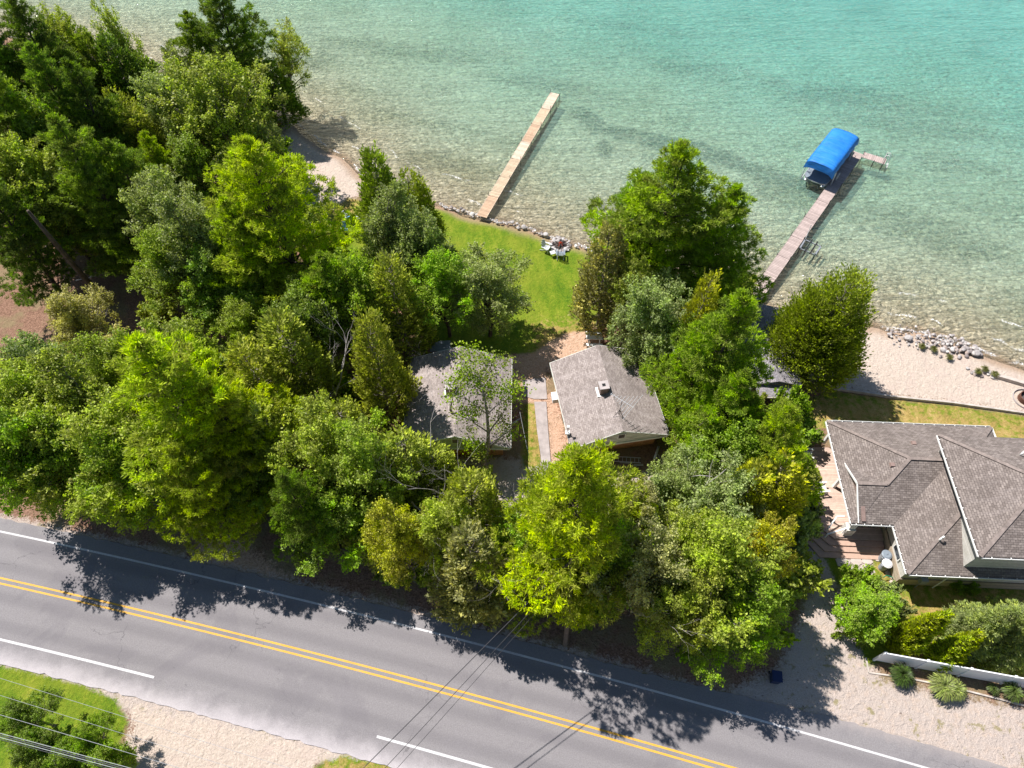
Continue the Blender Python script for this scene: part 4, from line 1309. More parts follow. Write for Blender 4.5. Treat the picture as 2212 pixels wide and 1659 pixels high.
def canopy_mesh():
    nu, nv = 22, 12
    vs, fs = [], []
    r = random.Random(3)
    for i in range(nu + 1):
        u = -CL / 2 + CL * i / nu
        for j in range(nv + 1):
            v = -1 + 2 * j / nv
            z = 3.25 - 0.12 * abs(v) ** 2 - 0.22 * abs(v) ** 7 - 0.12 * abs(2 * i / nu - 1) ** 9 - 0.05 * abs(math.sin(math.pi * i / nu * 5)) ** .7 + 0.02 * mnoise.noise(Vector((u * 2, v * 3, 0)))
            vs.append((u, v * CW / 2, z))
    def id(i, j): return i * (nv + 1) + j
    for i in range(nu):
        for j in range(nv): fs.append((id(i, j), id(i + 1, j), id(i + 1, j + 1), id(i, j + 1)))
    m_ = MB(); m_.add(vs, fs)
    # hanging valance
    ring = [id(i, 0) for i in range(nu + 1)] + [id(nu, j) for j in range(1, nv + 1)] + [id(i, nv) for i in range(nu - 1, -1, -1)] + [id(0, j) for j in range(nv - 1, 0, -1)]
    n = len(ring); v2, f2 = [], []
    for k in range(4):
        for t_ in ring:
            x, y, z = vs[t_]
            drop = (0, .18, .38, .62)[k] * (1.15 if x > 3.0 else 0.85)
            wv = .03 * k * math.sin(t_ * 2.3)
            v2.append((x * (1 + .006 * k) + (.004 if k == 0 else 0), y * (1 + .012 * k) + wv * .5, z - drop))
    for k in range(3):
        for a in range(n):
            b = (a + 1) % n
            f2.append((k * n + a, (k + 1) * n + a, (k + 1) * n + b, k * n + b))
    sk_ = MB(); sk_.add(v2, f2); sk_.build('valance', M['canopy'], lift)
    return m_


o = canopy_mesh().build('canopy', M['canopy'], lift, True)
md = o.modifiers.new('thick', 'SOLIDIFY'); md.thickness = 0.02
for x in (-2.4, 2.3):
    for s in (-1, 1):
        m_ = MB(); m_.tube([(x, s * (CW / 2 + .05), -1.6), (x, s * (CW / 2 + .05), 2.2)], .05, 8); m_.build('post', M['alu'], lift)
        for k in (-.6, .6):
            m_ = MB(); m_.tube([(x, s * (CW / 2 + .05), 1.7), (x + k, s * (CW / 2 - .1), 2.85)], .025, 6); m_.build('canopy_strut', M['alu'], lift)
m_ = MB()
for x in (-2.4, 2.3): m_.bar((x, -CW / 2, .05), (x, CW / 2, .05), .12, .12)
for s in (-1, 1): m_.bar((-2.8, s * 0.5, .16), (2.8, s * 0.5, .16), .1, .1); m_.bar((-2.4, s * (CW / 2 + .05), .0), (2.3, s * (CW / 2 + .05), .0), .08, .12)
m_.build('cradle', M['alu'], lift)
m_ = MB()
m_.tube([(1.6, CW / 2 + .22, 1.4), (1.6, CW / 2 + .28, 1.4)], .42, 16)
m_.build('winch_wheel', M['grey_metal'], lift)

boat = empty('pontoon_boat', (ctr.x - .75 * fwd.x / CL, ctr.y - .75 * fwd.y / CL, -0.3), cang, 'pontoon boat raised on the lift, its grey bow sticking out under the blue canopy', 'boat')
m_ = MB()
bw = 1.22
m_.prism([(-3.3, -bw), (3.35, -bw), (3.85, -bw + .18), (4.05, -bw * .5), (4.12, 0), (4.05, bw * .5), (3.85, bw - .18), (3.35, bw), (-3.3, bw)], 1.05, 1.12)
m_.build('deck', M['slate'], boat)
m_ = MB()
edge = [(-3.3, -bw), (3.35, -bw), (3.85, -bw + .18), (4.05, -bw * .5), (4.12, 0), (4.05, bw * .5), (3.85, bw - .18), (3.35, bw), (-3.3, bw), (-3.3, -bw)]
for a, b in zip(edge, edge[1:]): m_.bar((a[0], a[1], 1.08), (b[0], b[1], 1.08), .04, .1)
m_.build('rub_rail', M['grey_metal'], boat)
for s in (-1, 1):
    m_ = MB(); m_.tube([(-3.4, s * .85, .66), (3.2, s * .85, .66), (3.75, s * .85, .74), (4.15, s * .85, .92)], [.33, .33, .22, .04], 14); m_.build('pontoon', M['alu'], boat, True)
m_ = MB()
for s in (-1, 1):
    m_.bar((-2.9, s * 1.12, 1.75), (2.7, s * 1.12, 1.75), .04)
    for k in range(7): m_.bar((-2.9 + k * .93, s * 1.12, 1.12), (-2.9 + k * .93, s * 1.12, 1.75), .035)
m_.bar((2.7, -1.12, 1.75), (2.7, 1.12, 1.75), .04)
m_.build('railing', M['alu'], boat)
for x, y, sx, sy in ((-2.3, 0, .7, 2.0), (1.2, -.8, 1.6, .55), (1.2, .8, 1.6, .55)):
    m_ = MB(); m_.box((x, y, 1.36), (sx, sy, .45)); m_.build('bench_seat', M['pale_plastic'], boat)
m_ = MB(); m_.box((-.7, -.6, 1.5), (.6, .7, .75), taper=.8); m_.build('helm', M['grey_plastic'], boat)
m_ = MB(); m_.box((-3.55, 0, 1.1), (.45, .4, .8)); m_.box((-3.55, 0, .3), (.15, .12, 1.0)); m_.build('outboard_motor', M['black'], boat)

# small empty lift
la, lb_, lc, ld = at(1739, 518, .5), at(1727.6, 536.8, .5), at(1760.6, 550, .5), at(1773, 532.5, .5)
lctr = (la + lb_ + lc + ld) / 4
root = empty('small_lift', (lctr.x, lctr.y, 0), 0, 'small empty watercraft lift with dark bunks standing in shallow water by the pink dock', 'boat lift')
loc = [v - Vector((lctr.x, lctr.y, 0)) for v in (la, lb_, lc, ld)]
m_ = MB(); m_.bar(loc[0], loc[1], .13, .1); m_.bar(loc[2], loc[3], .13, .1); m_.bar(loc[1], loc[2], .07, .08); m_.bar(loc[3], loc[0], .09, .08); m_.build('frame', M['grey_metal'], root)
for f in (.36, .7):
    a = loc[0].lerp(loc[3], f); b = loc[1].lerp(loc[2], f); d = (b - a) * .22
    m_ = MB(); m_.bar(a - d + Vector((0, 0, .1)), b + d + Vector((0, 0, .1)), .12, .1); m_.build('bunk', M['black'], root)
for v in loc:
    m_ = MB(); m_.tube([(v.x, v.y, -1.2), (v.x, v.y, .62)], .04, 6); m_.build('leg', M['dark_metal'], root)
m_ = MB(); m_.tube([loc[0], loc[0] + Vector((.25, .5, .7)), loc[0] + Vector((.3, .65, 1.3))], .03, 6); m_.build('winch_post', M['alu'], root)

# ------------------------------------------------------------------ fire pit and chairs
def rock_mesh(seed, sub=2, flat=0.65):
    bm = bmesh.new()
    bmesh.ops.create_icosphere(bm, subdivisions=sub, radius=1)
    r = random.Random(seed)
    s = Vector((r.uniform(.8, 1.25), r.uniform(.7, 1.05), flat * r.uniform(.8, 1.15)))
    planes = [(Vector((r.gauss(0, 1), r.gauss(0, 1), r.gauss(0, 1))).normalized(), r.uniform(.62, .85)) for _ in range(7)]
    for v in bm.verts:
        for n, d in planes:
            k = v.co.dot(n) - d
            if k > 0: v.co -= n * k * .85
        v.co *= 1 + .12 * mnoise.noise(v.co * 1.7 + Vector((seed, 0, 0)))
        v.co = Vector((v.co.x * s.x, v.co.y * s.y, v.co.z * s.z))
    me = bpy.data.meshes.new('rock'); bm.to_mesh(me); bm.free()
    return me


def mat_rock():
    m = new_mat('lake_rock'); t = NT(m)
    oi = t.n("ShaderNodeObjectInfo")
    tc = t.n("ShaderNodeTexCoord").outputs["Object"]
    c = t.ramp(oi.outputs["Random"], [(0, (0.20, 0.17, 0.165)), (.3, (0.34, 0.31, 0.30)), (.6, (0.48, 0.455, 0.44)), (.8, (0.33, 0.26, 0.23)), (1, (0.62, 0.60, 0.57))])
    c = t.mix(0.5, c, t.ramp(t.noise(2.5, 5, .7, tc), [(.3, (.25, .25, .25)), (.7, (.75, .75, .75))]), 'OVERLAY')
    t.surf(t.principled(c, .85, t.bump(t.noise(5, 4, .7, tc), .5, .08), .25))
    return m


M['rock'] = mat_rock()
RM = [rock_mesh(i) for i in range(7)]
for me in RM: me.materials.append(M['rock'])


def rock(loc, s, parent=None, name='rock', label=None, cat=None, group=None, seed=None):
    r = rnd
    o = bpy.data.objects.new(name, r.choice(RM)); C.objects.link(o)
    o.location = loc; o.scale = (s, s * r.uniform(.8, 1.1), s * r.uniform(.75, 1.1))
    o.rotation_euler = (r.uniform(-.3, .3), r.uniform(-.3, .3), r.uniform(0, 6.28))
    if parent: o.parent = parent
    return tag(o, label, cat, group)


fc = at(1209, 530)
fp = empty('fire_pit', fc, 0, 'round stone fire pit with red and charred logs on the lawn near the shore', 'fire pit')
n = 17
for i in range(n):
    a = 2 * math.pi * i / n + rnd.uniform(-.08, .08)
    rock((.82 * math.cos(a), .80 * math.sin(a), .08), rnd.uniform(.15, .24), fp, 'ring_stone')
for i in range(15):
    a = 2 * math.pi * i / 15 + rnd.uniform(-.1, .1)
    rock((1.02 * math.cos(a), 1.0 * math.sin(a), .04), rnd.uniform(.10, .17), fp, 'ring_stone')
m_ = MB(); m_.tube([(0, 0, -.05), (0, 0, .03)], [.8, .74], 24); m_.build('ash_bed', M['ash'], fp)
for i in range(9):
    a = i * .75
    m_ = MB(); m_.tube([(.62 * math.cos(a), .62 * math.sin(a), .06), (.08 * math.cos(a + .5), .08 * math.sin(a + .5), .34)], [.05, .035], 7); m_.build('log', M['charcoal_wood'], fp)
for i in range(5):
    a = i * 1.25 + .4
    m_ = MB(); m_.tube([(.30 * math.cos(a) + .05, .28 * math.sin(a), .14), (.04 * math.cos(a + .5) + .05, .05 * math.sin(a + .5), .42)], [.05, .04], 7); m_.build('log', M['ember'], fp)
adirondack('lawn_chair', fc + Vector((-1.25, -.65, 0)), R(62), M['silver_fabric'], 'grey chair set left of the fire pit, back turned to the trees')
adirondack('lawn_chair', fc + Vector((-0.0, -1.45, 0)), R(178), M['slate'], 'slate grey chair with dark back on the road side of the fire pit')
root = empty('side_table', fc + Vector((-.72, -1.35, 0)), R(20), 'small grey side table between the two fire pit chairs', 'table')
m_ = MB(); m_.box((0, 0, .42), (.48, .42, .04)); m_.build('table_top', M['silver_fabric'], root)
for a in (-1, 1):
    for b in (-1, 1):
        m_ = MB(); m_.box((a * .19, b * .16, .2), (.03, .03, .4)); m_.build('leg', M['dark_metal'], root)

# four beach chairs on the grass by the left beach
def folding_chair(loc, rz, mat, label, group=None):
    root = empty('beach_chair', loc, rz, label, 'chair', group)
    m_ = MB(); m_.box((0, 0, .38), (.5, .48, .03)); m_.build('seat', mat, root)
    m_ = MB(); m_.bar((0, .24, .38), (0, .48, .92), .5, .03, (0, 1, 0)); m_.build('backrest', mat, root)
    for s in (-1, 1):
        m_ = MB(); m_.bar((s * .27, -.24, 0), (s * .27, .26, .6), .03); m_.build('leg', M['alu'], root)
        m_ = MB(); m_.bar((s * .27, .26, 0), (s * .27, -.22, .6), .03); m_.build('leg', M['alu'], root)
        m_ = MB(); m_.box((s * .27, 0, .6), (.06, .5, .03)); m_.build('armrest', M['alu'], root)


folding_chair(at(746, 470), R(150), M['silver_fabric'], 'pale grey folding chair farthest left in the beach circle')
folding_chair(at(755, 477), R(200), M['sky_blue'], 'light blue folding chair facing the water in the beach circle')
folding_chair(at(772, 482), R(250), M['silver_fabric'], 'pale folding chair beside the cedar trunks at the left beach')
folding_chair(at(746, 502), R(20), M['sky_blue'], 'blue and white folding chair nearest the road in the beach circle')
root = empty('kayak', at(582, 282), R(35), 'red kayak hull showing under the trees beside the left beach', 'kayak')
m_ = MB(); m_.tube([(-1.5, 0, .35), (-.9, 0, .2), (0, 0, .16), (.9, 0, .2), (1.5, 0, .35)], [.03, .24, .34, .24, .03], 10); m_.build('hull', M['red_hull'], root, True)
m_ = MB(); m_.tube([(0, 0, .49), (0, 0, .52)], [.25, .22], 14); m_.build('cockpit', M['black'], root)


def picnic_table(loc, rz, label, mat, W=1.75, top_w=.75):
    root = empty('picnic_table', loc, rz, label, 'table')
    m_ = MB()
    for k in range(5): m_.box((0, -top_w / 2 + top_w * (k + .5) / 5, .74), (W, top_w / 5 - .008, .04))
    m_.build('table_top', mat, root)
    for s in (-1, 1):
        m_ = MB(); m_.box((0, s * (top_w / 2 + .35), .44), (W, .27, .04)); m_.build('bench', mat, root)
    for x in (-W / 2 + .25, W / 2 - .25):
        m_ = MB(); m_.bar((x, -.75, .02), (x, -.15, .72), .09, .04); m_.bar((x, .75, .02), (x, .15, .72), .09, .04); m_.bar((x, -.8, .42), (x, .8, .42), .04, .09)
        m_.build('leg', mat, root)


picnic_table(at(951, 750, .75).xy.to_3d(), R(6), 'grey picnic table in the shade behind the left cabin', M['slate'], 1.75, .8)
picnic_table(at(1284, 727, .75).xy.to_3d(), R(-2), 'white picnic table in the sun behind the right cabin', M['white_paint'], 1.4, .6)

# things lying behind the right cabin (road side)
root = empty('ladder', at(1340, 993), R(-4), 'aluminium ladder lying flat on the shaded ground before the right cabin', 'ladder')
for s in (-1, 1):
    m_ = MB(); m_.bar((-1.55, s * .21, .08), (1.55, s * .21, .08), .045, .07); m_.build('rail', M['alu'], root)
for k in range(10):
    m_ = MB(); m_.bar((-1.4 + k * .31, -.2, .08), (-1.4 + k * .31, .2, .08), .035); m_.build('rung', M['alu'], root)
m_ = MB(); c = at(1418, 980)
m_.tube([(-.25, -.55, .12), (.22, .55, .14)], .1, 12)
o = m_.build('white_pipe', M['pale_plastic'], None, True); o.location = c; tag(o, 'short white drain pipe lying by the brick wall of the right cabin', 'pipe')
for (x, y, a, L, w_, lab) in ((1352, 1000, -4, .95, .12, 'short pale board lying closest to the ladder'), (1379, 1005, 0, .7, .16, 'wide short board on the shaded ground past the ladder'), (1407, 1004, 6, .8, .05, 'thin narrow lath on the shaded ground near the white pipe'), (1428, 995, -70, 1.1, .08, 'grey plank leaning towards the trees right of the white pipe')):
    m_ = MB(); m_.box((0, 0, .05), (L, w_, .04)); o = m_.build('board', M['timber']); o.location = at(x, y); o.rotation_euler = (0, 0, R(a)); tag(o, lab, 'board')
root = empty('bucket', at(1090, 965), 0, 'white bucket at the front corner of the left cabin', 'bucket')
m_ = MB(); m_.tube([(0, 0, 0), (0, 0, .42)], [.17, .2], 14); m_.build('body', M['white_paint'], root)
m_ = MB(); m_.tube([(0, 0, .42), (0, 0, .45)], [.21, .21], 14); m_.build('lid', M['pale_plastic'], root)
root = empty('recycling_bin', at(1671, 1467), R(-8), 'dark blue bin standing in tree shade beside the gravel drive', 'bin')
m_ = MB(); m_.box((0, 0, .38), (.5, .56, .76), taper=1.12); m_.build('body', M['blue_plastic'], root)
m_ = MB(); m_.box((0, 0, .79), (.62, .68, .06)); m_.build('lid', M['blue_plastic'], root)
for s in (-1, 1):
    m_ = MB(); m_.tube([(s * .28 - .03, .36, .1), (s * .28 + .03, .36, .1)], .1, 12); m_.build('wheel', M['black'], root)

# ------------------------------------------------------------------ beach walls, rocks, fire ring
def timber_wall(name, pts, h, w, label, mat='timber', z0=-.15):
    root = empty(name, pts[0].xy.to_3d(), 0, label, 'wall')
    for a, b in zip(pts, pts[1:]):
        d = (b - a); L = d.length; n = max(1, round(L / 2.6))
        for i in range(n):
            p = a.lerp(b, i / n) - pts[0]; q = a.lerp(b, (i + 1) / n) - pts[0]
            g = (q - p).normalized() * .01
            m_ = MB(); m_.bar(Vector((p.x, p.y, (z0 + h) / 2)) + g, Vector((q.x, q.y, (z0 + h) / 2)) - g, w, h - z0 + .012 * (i % 2)); m_.build('timber', M[mat], root)


timber_wall('retaining_wall', [at(1797, 838, .12), at(1860, 846, .12), at(1925, 856, .12), at(2060, 870, .12), at(2212, 892, .12), at(2400, 920, .12)], .2, .16, 'low timber wall between the right beach and the dry lawn')
timber_wall('shore_wall', [at(2148, 809, .2), at(2212, 828, .2), at(2350, 868, .2)], .3, .28, 'pale timber wall along the water at the right edge of the beach')
timber_wall('garden_edging', [at(1870, 1420), at(1876, 1453), at(1950, 1463), at(2060, 1485), at(2212, 1524), at(2400, 1570)], .05, .1, 'thin wooden garden edging around the ornamental grasses before the white fence')
root = empty('fire_ring', at(2215, 863), 0, 'rusty steel fire ring on the right beach cut by the picture edge', 'fire ring')
for r0, r1, z0, z1, nm, mt in ((.95, .98, -.05, .12, 'outer_ring', 'concrete'), (.55, .60, -.05, .42, 'steel_ring', 'rust')):
    m_ = MB(); k = 28
    vs = []
    for i in range(k):
        c_, s_ = math.cos(2 * math.pi * i / k), math.sin(2 * math.pi * i / k)
        vs += [(r0 * c_, r0 * s_, z0), (r1 * c_, r1 * s_, z0), (r1 * c_, r1 * s_, z1), (r0 * c_, r0 * s_, z1)]
    fsx = []
    for i in range(k):
        a = i * 4; b = ((i + 1) % k) * 4
        for j in range(4): fsx.append((a + j, b + j, b + (j + 1) % 4, a + (j + 1) % 4))
    m_.add(vs, fsx); m_.build(nm, M[mt], root)
m_ = MB(); m_.tube([(0, 0, -.05), (0, 0, .06)], .54, 20); m_.build('ash_bed', M['ash'], root)

# riprap pile on the right beach
rp = random.Random(21)
cnt = 0
spine = [at(1915, 722), at(1960, 728), at(2020, 738), at(2075, 748), at(2118, 762)]
def along(f):
    k = f * (len(spine) - 1); i = min(int(k), len(spine) - 2)
    return spine[i].lerp(spine[i + 1], k - i), (spine[i + 1] - spine[i]).normalized()
for i in range(235):
    f = rp.random() ** .8
    p, d = along(f)
    nrm = Vector((-d.y, d.x, 0))
    wdt = (.25 + 1.0 * math.sin(math.pi * min(1, f * .9 + .12)) ** .7)
    e = rp.gauss(0, .55) * wdt
    s = rp.uniform(.08, .17) + .16 * max(0, f - .3) * rp.random()
    if i < 6: s = rp.uniform(.32, .46); e = -abs(e) * .7
    p = p + nrm * e
    zz = .04 + .30 * max(0, 1 - (e / wdt) ** 2) * (.3 + .7 * f) * rp.random() + (-.2 if e > .7 * wdt else 0)
    rock((p.x, p.y, zz), s * .9, None, 'rock', 'loose grey boulder in the stone heap at the right waterline' if i >= 6 else None, 'rock', 'stones heaped at the right waterline')
bigs = [o for o in bpy.data.objects if o.name.startswith('rock') and o.get('category') == 'rock' and 'label' not in o]
for o in bigs: o['label'] = 'large pale block among the stone heap at the right waterline'; o['group'] = 'large blocks in the stone heap'
for o in bigs: o.scale = [c * 1.05 for c in o.scale]
# stones along the lawn shore
line = [at(945, 443), at(990, 455), at(1035, 470), at(1062, 478), at(1100, 484), at(1160, 503), at(1210, 520), at(1240, 530), at(1278, 543)]
tot = []
for a, b in zip(line, line[1:]):
    nseg = int((b - a).length / .2)
    for i in range(nseg):
        p = a.lerp(b, (i + rp.random()) / nseg)
        tot.append(p)
for i, p in enumerate(tot[:105]):
    s = rp.uniform(.09, .2)
    if rp.random() < .06: s = .3
    rock((p.x + rp.uniform(-.15, .15), p.y + rp.uniform(-.1, .45), -.03), s, None, 'rock', 'small shore stone edging the green lawn', 'rock', 'stones edging the lawn shore')
for i in range(22):
    f = rp.random()
    p = at(2085, 800).lerp(at(2150, 812), f)
    rock((p.x + rp.uniform(-.3, .3), p.y + rp.uniform(-.4, .4), .03), rp.uniform(.09, .2), None, 'rock', 'small white stone among weeds where the shore wall begins', 'rock', 'stones at the end of the shore wall')

# ------------------------------------------------------------------ white fence, pole, wires
def vinyl_fence():
    pts = [at(1887, 1426), at(1982, 1442.0), at(2082, 1462), at(2182, 1482), at(2290, 1500), at(2400, 1520)]
    a = at(1887, 1426); b = at(2290, 1500)
    d = (b - a).normalized()
    root = empty('white_fence', a, math.atan2(d.y, d.x), 'white vinyl privacy fence with square posts along the gravel verge', 'fence')
    L = 15.5; n = 6; sp = L / n
    H = 1.75
    for i in range(n):
        m_ = MB(); m_.box(((i + .5) * sp, 0, H / 2 + .02), (sp - .13, .04, H - .1)); m_.build('panel', M['white_vinyl'], root)
        m_ = MB(); m_.box(((i + .5) * sp, 0, H), (sp - .13, .07, .1)); m_.build('top_rail', M['white_vinyl'], root)
    for i in range(n + 1):
        m_ = MB(); m_.box((i * sp, 0, H / 2 + .04), (.13, .13, H + .1)); po = m_.build('post', M['white_vinyl'], root)
        m_ = MB(); m_.box((i * sp, 0, H + .12), (.17, .17, .06), taper=.5); m_.build('cap', M['white_vinyl'], po)


vinyl_fence()
pb = at(1221, 1393); ptop = Vector((3.30, 14.15, 10.4))
root = empty('utility_pole', pb, 0, 'leaning wooden utility pole rising out of the bright pine at the roadside', 'pole')
m_ = MB(); m_.tube([(0, 0, -.2), (ptop - pb) * .5 + Vector((.05, 0, 0)), ptop - pb], [.17, .145, .12], 10); m_.build('pole', M['pole_wood'], root)
m_ = MB(); e = ptop - pb
m_.bar(e + Vector((-.5, -.35, -.35)), e + Vector((.5, .35, -.35)), .09, .11); m_.build('crossarm', M['pole_wood'], root)


def wire(pts, r_, mat, label, sag=.3, name='overhead_wire', cat='wire'):
    a, b = pts
    seg = [a.lerp(b, i / 14) - Vector((0, 0, sag * 4 * (i / 14) * (1 - i / 14))) for i in range(15)]
    m_ = MB(); m_.tube([p - a for p in seg], r_, 6); o = m_.build(name, mat, None, True); o.location = a
    return tag(o, label, cat)


e0 = at(791, 1652, 6.4); dirw = (e0 - ptop)
wire((ptop + Vector((-.02, .1, -.1)), ptop + (at(791, 1652, 7.1) - ptop) * 1.9), .022, M['wire'], 'thick dark service wire crossing the road from the leaning pole, uppermost of three', .25)
wire((ptop + Vector((.1, 0, -.9)), ptop + Vector((0, 0, -.9)) + (at(823, 1652, 6.6) - ptop) * 1.9), .016, M['wire'], 'thin service wire crossing the road, middle of the three from the leaning pole', .3)
wire((ptop + Vector((.3, 0, -1.05)), ptop + Vector((0, 0, -1.0)) + (at(845, 1652, 6.4) - ptop) * 1.9), .013, M['wire'], 'thinnest service wire crossing the road, right-hand of the three from the pole', .35)
wire((ptop + Vector((0, .1, -.3)), sm_pos + Vector((0, 0, .85))), .014, M['wire'], 'service wire from the leaning pole to the mast on the right cabin roof', .5)
wire((at(1123, 890, 2.9), at(1146, 1000, 2.6)), .012, M['bright_wire'], 'light coloured wire hanging beside the left cabin over its shadow', .15)
PL = [((0, 1465), (640, 1664), .010, 'uppermost'), ((0, 1502), (520, 1664), .010, 'second'), ((0, 1544), (270, 1624), .013, 'third')]
for k, (a, b, r_, nm) in enumerate(PL):
    p, q = at(*a, 9.0), at(*b, 9.0); d = q - p
    wire((p - d * .5, q + d * .6), r_ * .85, M['bright_wire'], f'pale power line over the grass corner at bottom left, {nm} of the single lines', 0.0, 'power_line')
for k in range(4):
    p, q = at(0, 1584 + k * 4.5, 8.2), at(262, 1654 + k * 4.5, 8.2); d = q - p
    wire((p - d * .5, q + d * .6), .016 if k != 1 else .03, M['dark_metal'] if k % 2 else M['bright_wire'],
         f"cable in the thick bundle crossing the bottom left corner, {('topmost', 'fat one near the top', 'third down', 'lowest')[k]}", 0.0, 'power_line')

# ------------------------------------------------------------------ trees
def unit(v): return v / np.maximum(np.linalg.norm(v, axis=1, keepdims=True), 1e-9)


def leaf_mesh(name, Cn, A, B, var, clump, mat):
    N = len(Cn)
    V = np.empty((N, 4, 3), np.float32)
    V[:, 0] = Cn - A; V[:, 1] = Cn + B; V[:, 2] = Cn + A; V[:, 3] = Cn - B
    me = bpy.data.meshes.new(name)
    me.vertices.add(4 * N); me.vertices.foreach_set("co", V.ravel())
    me.loops.add(4 * N); me.loops.foreach_set("vertex_index", np.arange(4 * N, dtype=np.int32))
    me.polygons.add(N); me.polygons.foreach_set("loop_start", (np.arange(N) * 4).astype(np.int32))
    me.update(calc_edges=True)
    a = me.attributes.new('leaf_var', 'FLOAT', 'FACE'); a.data.foreach_set("value", var.astype(np.float32))
    a = me.attributes.new('clump_var', 'FLOAT', 'FACE'); a.data.foreach_set("value", clump.astype(np.float32))
    me.materials.append(mat)
    return me


def frame_from(n, g):
    """random tangents a,b perpendicular to normals n"""
    t = unit(g.normal(size=n.shape))
    a = unit(t - n * (t * n).sum(1, keepdims=True))
    return a, np.cross(n, a)


def tube_mesh(name, tubes, mat):
    m_ = MB()
    for pts, rad, n in tubes: m_.tube(pts, rad, n, False)
    me = bpy.data.meshes.new(name); me.from_pydata(m_.v, [], m_.f)
    me.polygons.foreach_set("use_smooth", [True] * len(me.polygons))
    me.materials.append(mat); me.update()
    return me


def curve_pts(a, b, bend, r, n=5):
    a = Vector(a); b = Vector(b); L = (b - a).length
    off = Vector((r.uniform(-1, 1), r.uniform(-1, 1), r.uniform(-.3, 1))) * bend * L
    return [a.lerp(b, i / n) + off * math.sin(math.pi * i / n) + Vector((r.gauss(0, .01), r.gauss(0, .01), 0)) * L for i in range(n + 1)]


def broadleaf(seed, H=11.0, Rr=3.2, nleaf=33000, dens=1.0, bark='bark', crown0=.20, size=.088, birch=False, shrub=False):
    g = np.random.default_rng(seed); r = random.Random(seed)
    K = 105 if not shrub else 34
    zc = H * (crown0 + 1) / 2; rz = H * (1 - crown0) / 2
    # clump centres spread over an uneven crown
    cs, rs = [], []
    lobes = [(r.uniform(0, 6.28), r.uniform(.6, 1.35)) for _ in range(6)]
    while len(cs) < K:
        d = np.array([r.gauss(0, 1), r.gauss(0, 1), r.gauss(.25, 1)]); d /= np.linalg.norm(d)
        az = math.atan2(d[1], d[0])
        lob = 1.0
        for a0, am in lobes: lob += (am - 1) * max(0, math.cos(az - a0)) ** 3
        q = r.uniform(.5, 1.08) if r.random() > .25 else r.uniform(.1, .5)
        taper = (1.0 - .62 * max(0, d[2]) ** 1.2) * (1 - .12 * max(0, -d[2]))
        c = np.array([d[0] * Rr * q * lob * taper, d[1] * Rr * q * lob * taper, zc + d[2] * rz * q * 1.0])
        s = (r.uniform(.13, .27) if not shrub else r.uniform(.2, .36)) * Rr * (0.85 if d[2] > .5 else 1)
        if c[2] < H * crown0 * .6: continue
        cs.append(c); rs.append(s)
    cs = np.array(cs); rs = np.array(rs)
    w = rs ** 2; w /= w.sum()
    N = int(nleaf * dens)
    idx = g.choice(len(cs), N, p=w)
    d = unit(g.normal(size=(N, 3)) + np.array([0, 0, .35]))
    # sub-clumps give a twiggy, ragged surface
    rad = g.uniform(.35, 1.0, N) ** .5
    wob = 1 + .33 * np.sin(d[:, 0] * 7 + idx) * np.sin(d[:, 1] * 6 + idx * 1.7) * np.sin(d[:, 2] * 6 + idx * .7)
    pos = cs[idx] + d * (rs[idx] * rad * wob)[:, None] * np.array([1.1, 1.1, .78])
    tw = g.integers(0, 900, N)
    twoff = g.normal(size=(900, 3)) * .11 * Rr
    # most leaves sit along twigs that fan out of each clump
    nt_ = 9
    td = unit(unit(cs[:, None, :] - np.array([0, 0, zc * .7])).repeat(nt_, 1).reshape(-1, 3) * .75 + g.normal(size=(len(cs) * nt_, 3)) * .62 + np.array([0, 0, .28]))
    tj = g.integers(0, nt_, N); tid = idx * nt_ + tj
    ontw = g.random(N) < .78
    u_ = g.random(N) ** .75
    tpos = cs[idx] + td[tid] * (rs[idx] * 1.75 * u_)[:, None] + g.normal(size=(N, 3)) * (.045 * Rr * (1.15 - u_ * .7))[:, None]
    pos = np.where(ontw[:, None], tpos, pos + twoff[tw] * .5)
    pos[:, 2] = np.maximum(pos[:, 2], .15)
    n = unit(d * .55 + np.array([0, 0, .55]) + g.normal(size=(N, 3)) * .75)
    a, b = frame_from(n, g)
    s = g.uniform(.7, 1.25, N)[:, None] * size
    var = g.random(N)
    cl = g.random(len(cs))[idx] * .45 + g.random(len(cs) * nt_)[tid] * .45 + .1 * u_
    crown = leaf_mesh('crown', pos, a * s, b * s * .62, var, cl, M['leaf'])
    top = Vector((r.uniform(-.2, .2) * Rr, r.uniform(-.2, .2) * Rr, H * .86))
    tr0 = H * .016 + .03
    tp = curve_pts((0, 0, -.2), top, .05, r, 7)
    tubes = [(tp, [tr0 * (1 - .86 * i / 7) for i in range(8)], 8)]
    order = sorted(range(len(cs)), key=lambda i: -rs[i])[:(34 if not shrub else 14)]
    for i in order:
        c = Vector(cs[i]); f = max(.15, min(.85, (c.z / H) * .62))
        k = f * 7; j = min(int(k), 6); st = tp[j].lerp(tp[j + 1], k - j)
        L = (c - st).length
        tubes.append((curve_pts(st, c, .12, r, 4), [tr0 * .42 * (1 - f * .5) * (1 - .8 * q / 4) + .008 for q in range(5)], 5))
        for _ in range(2):
            e = c + Vector((r.gauss(0, 1), r.gauss(0, 1), r.gauss(.4, 1))).normalized() * rs[i] * .9
            tubes.append(([c.lerp(st, .25), c.lerp(e, .5), e], [.026, .02, .010], 4))
    return tube_mesh('trunk', tubes, M[bark]), crown


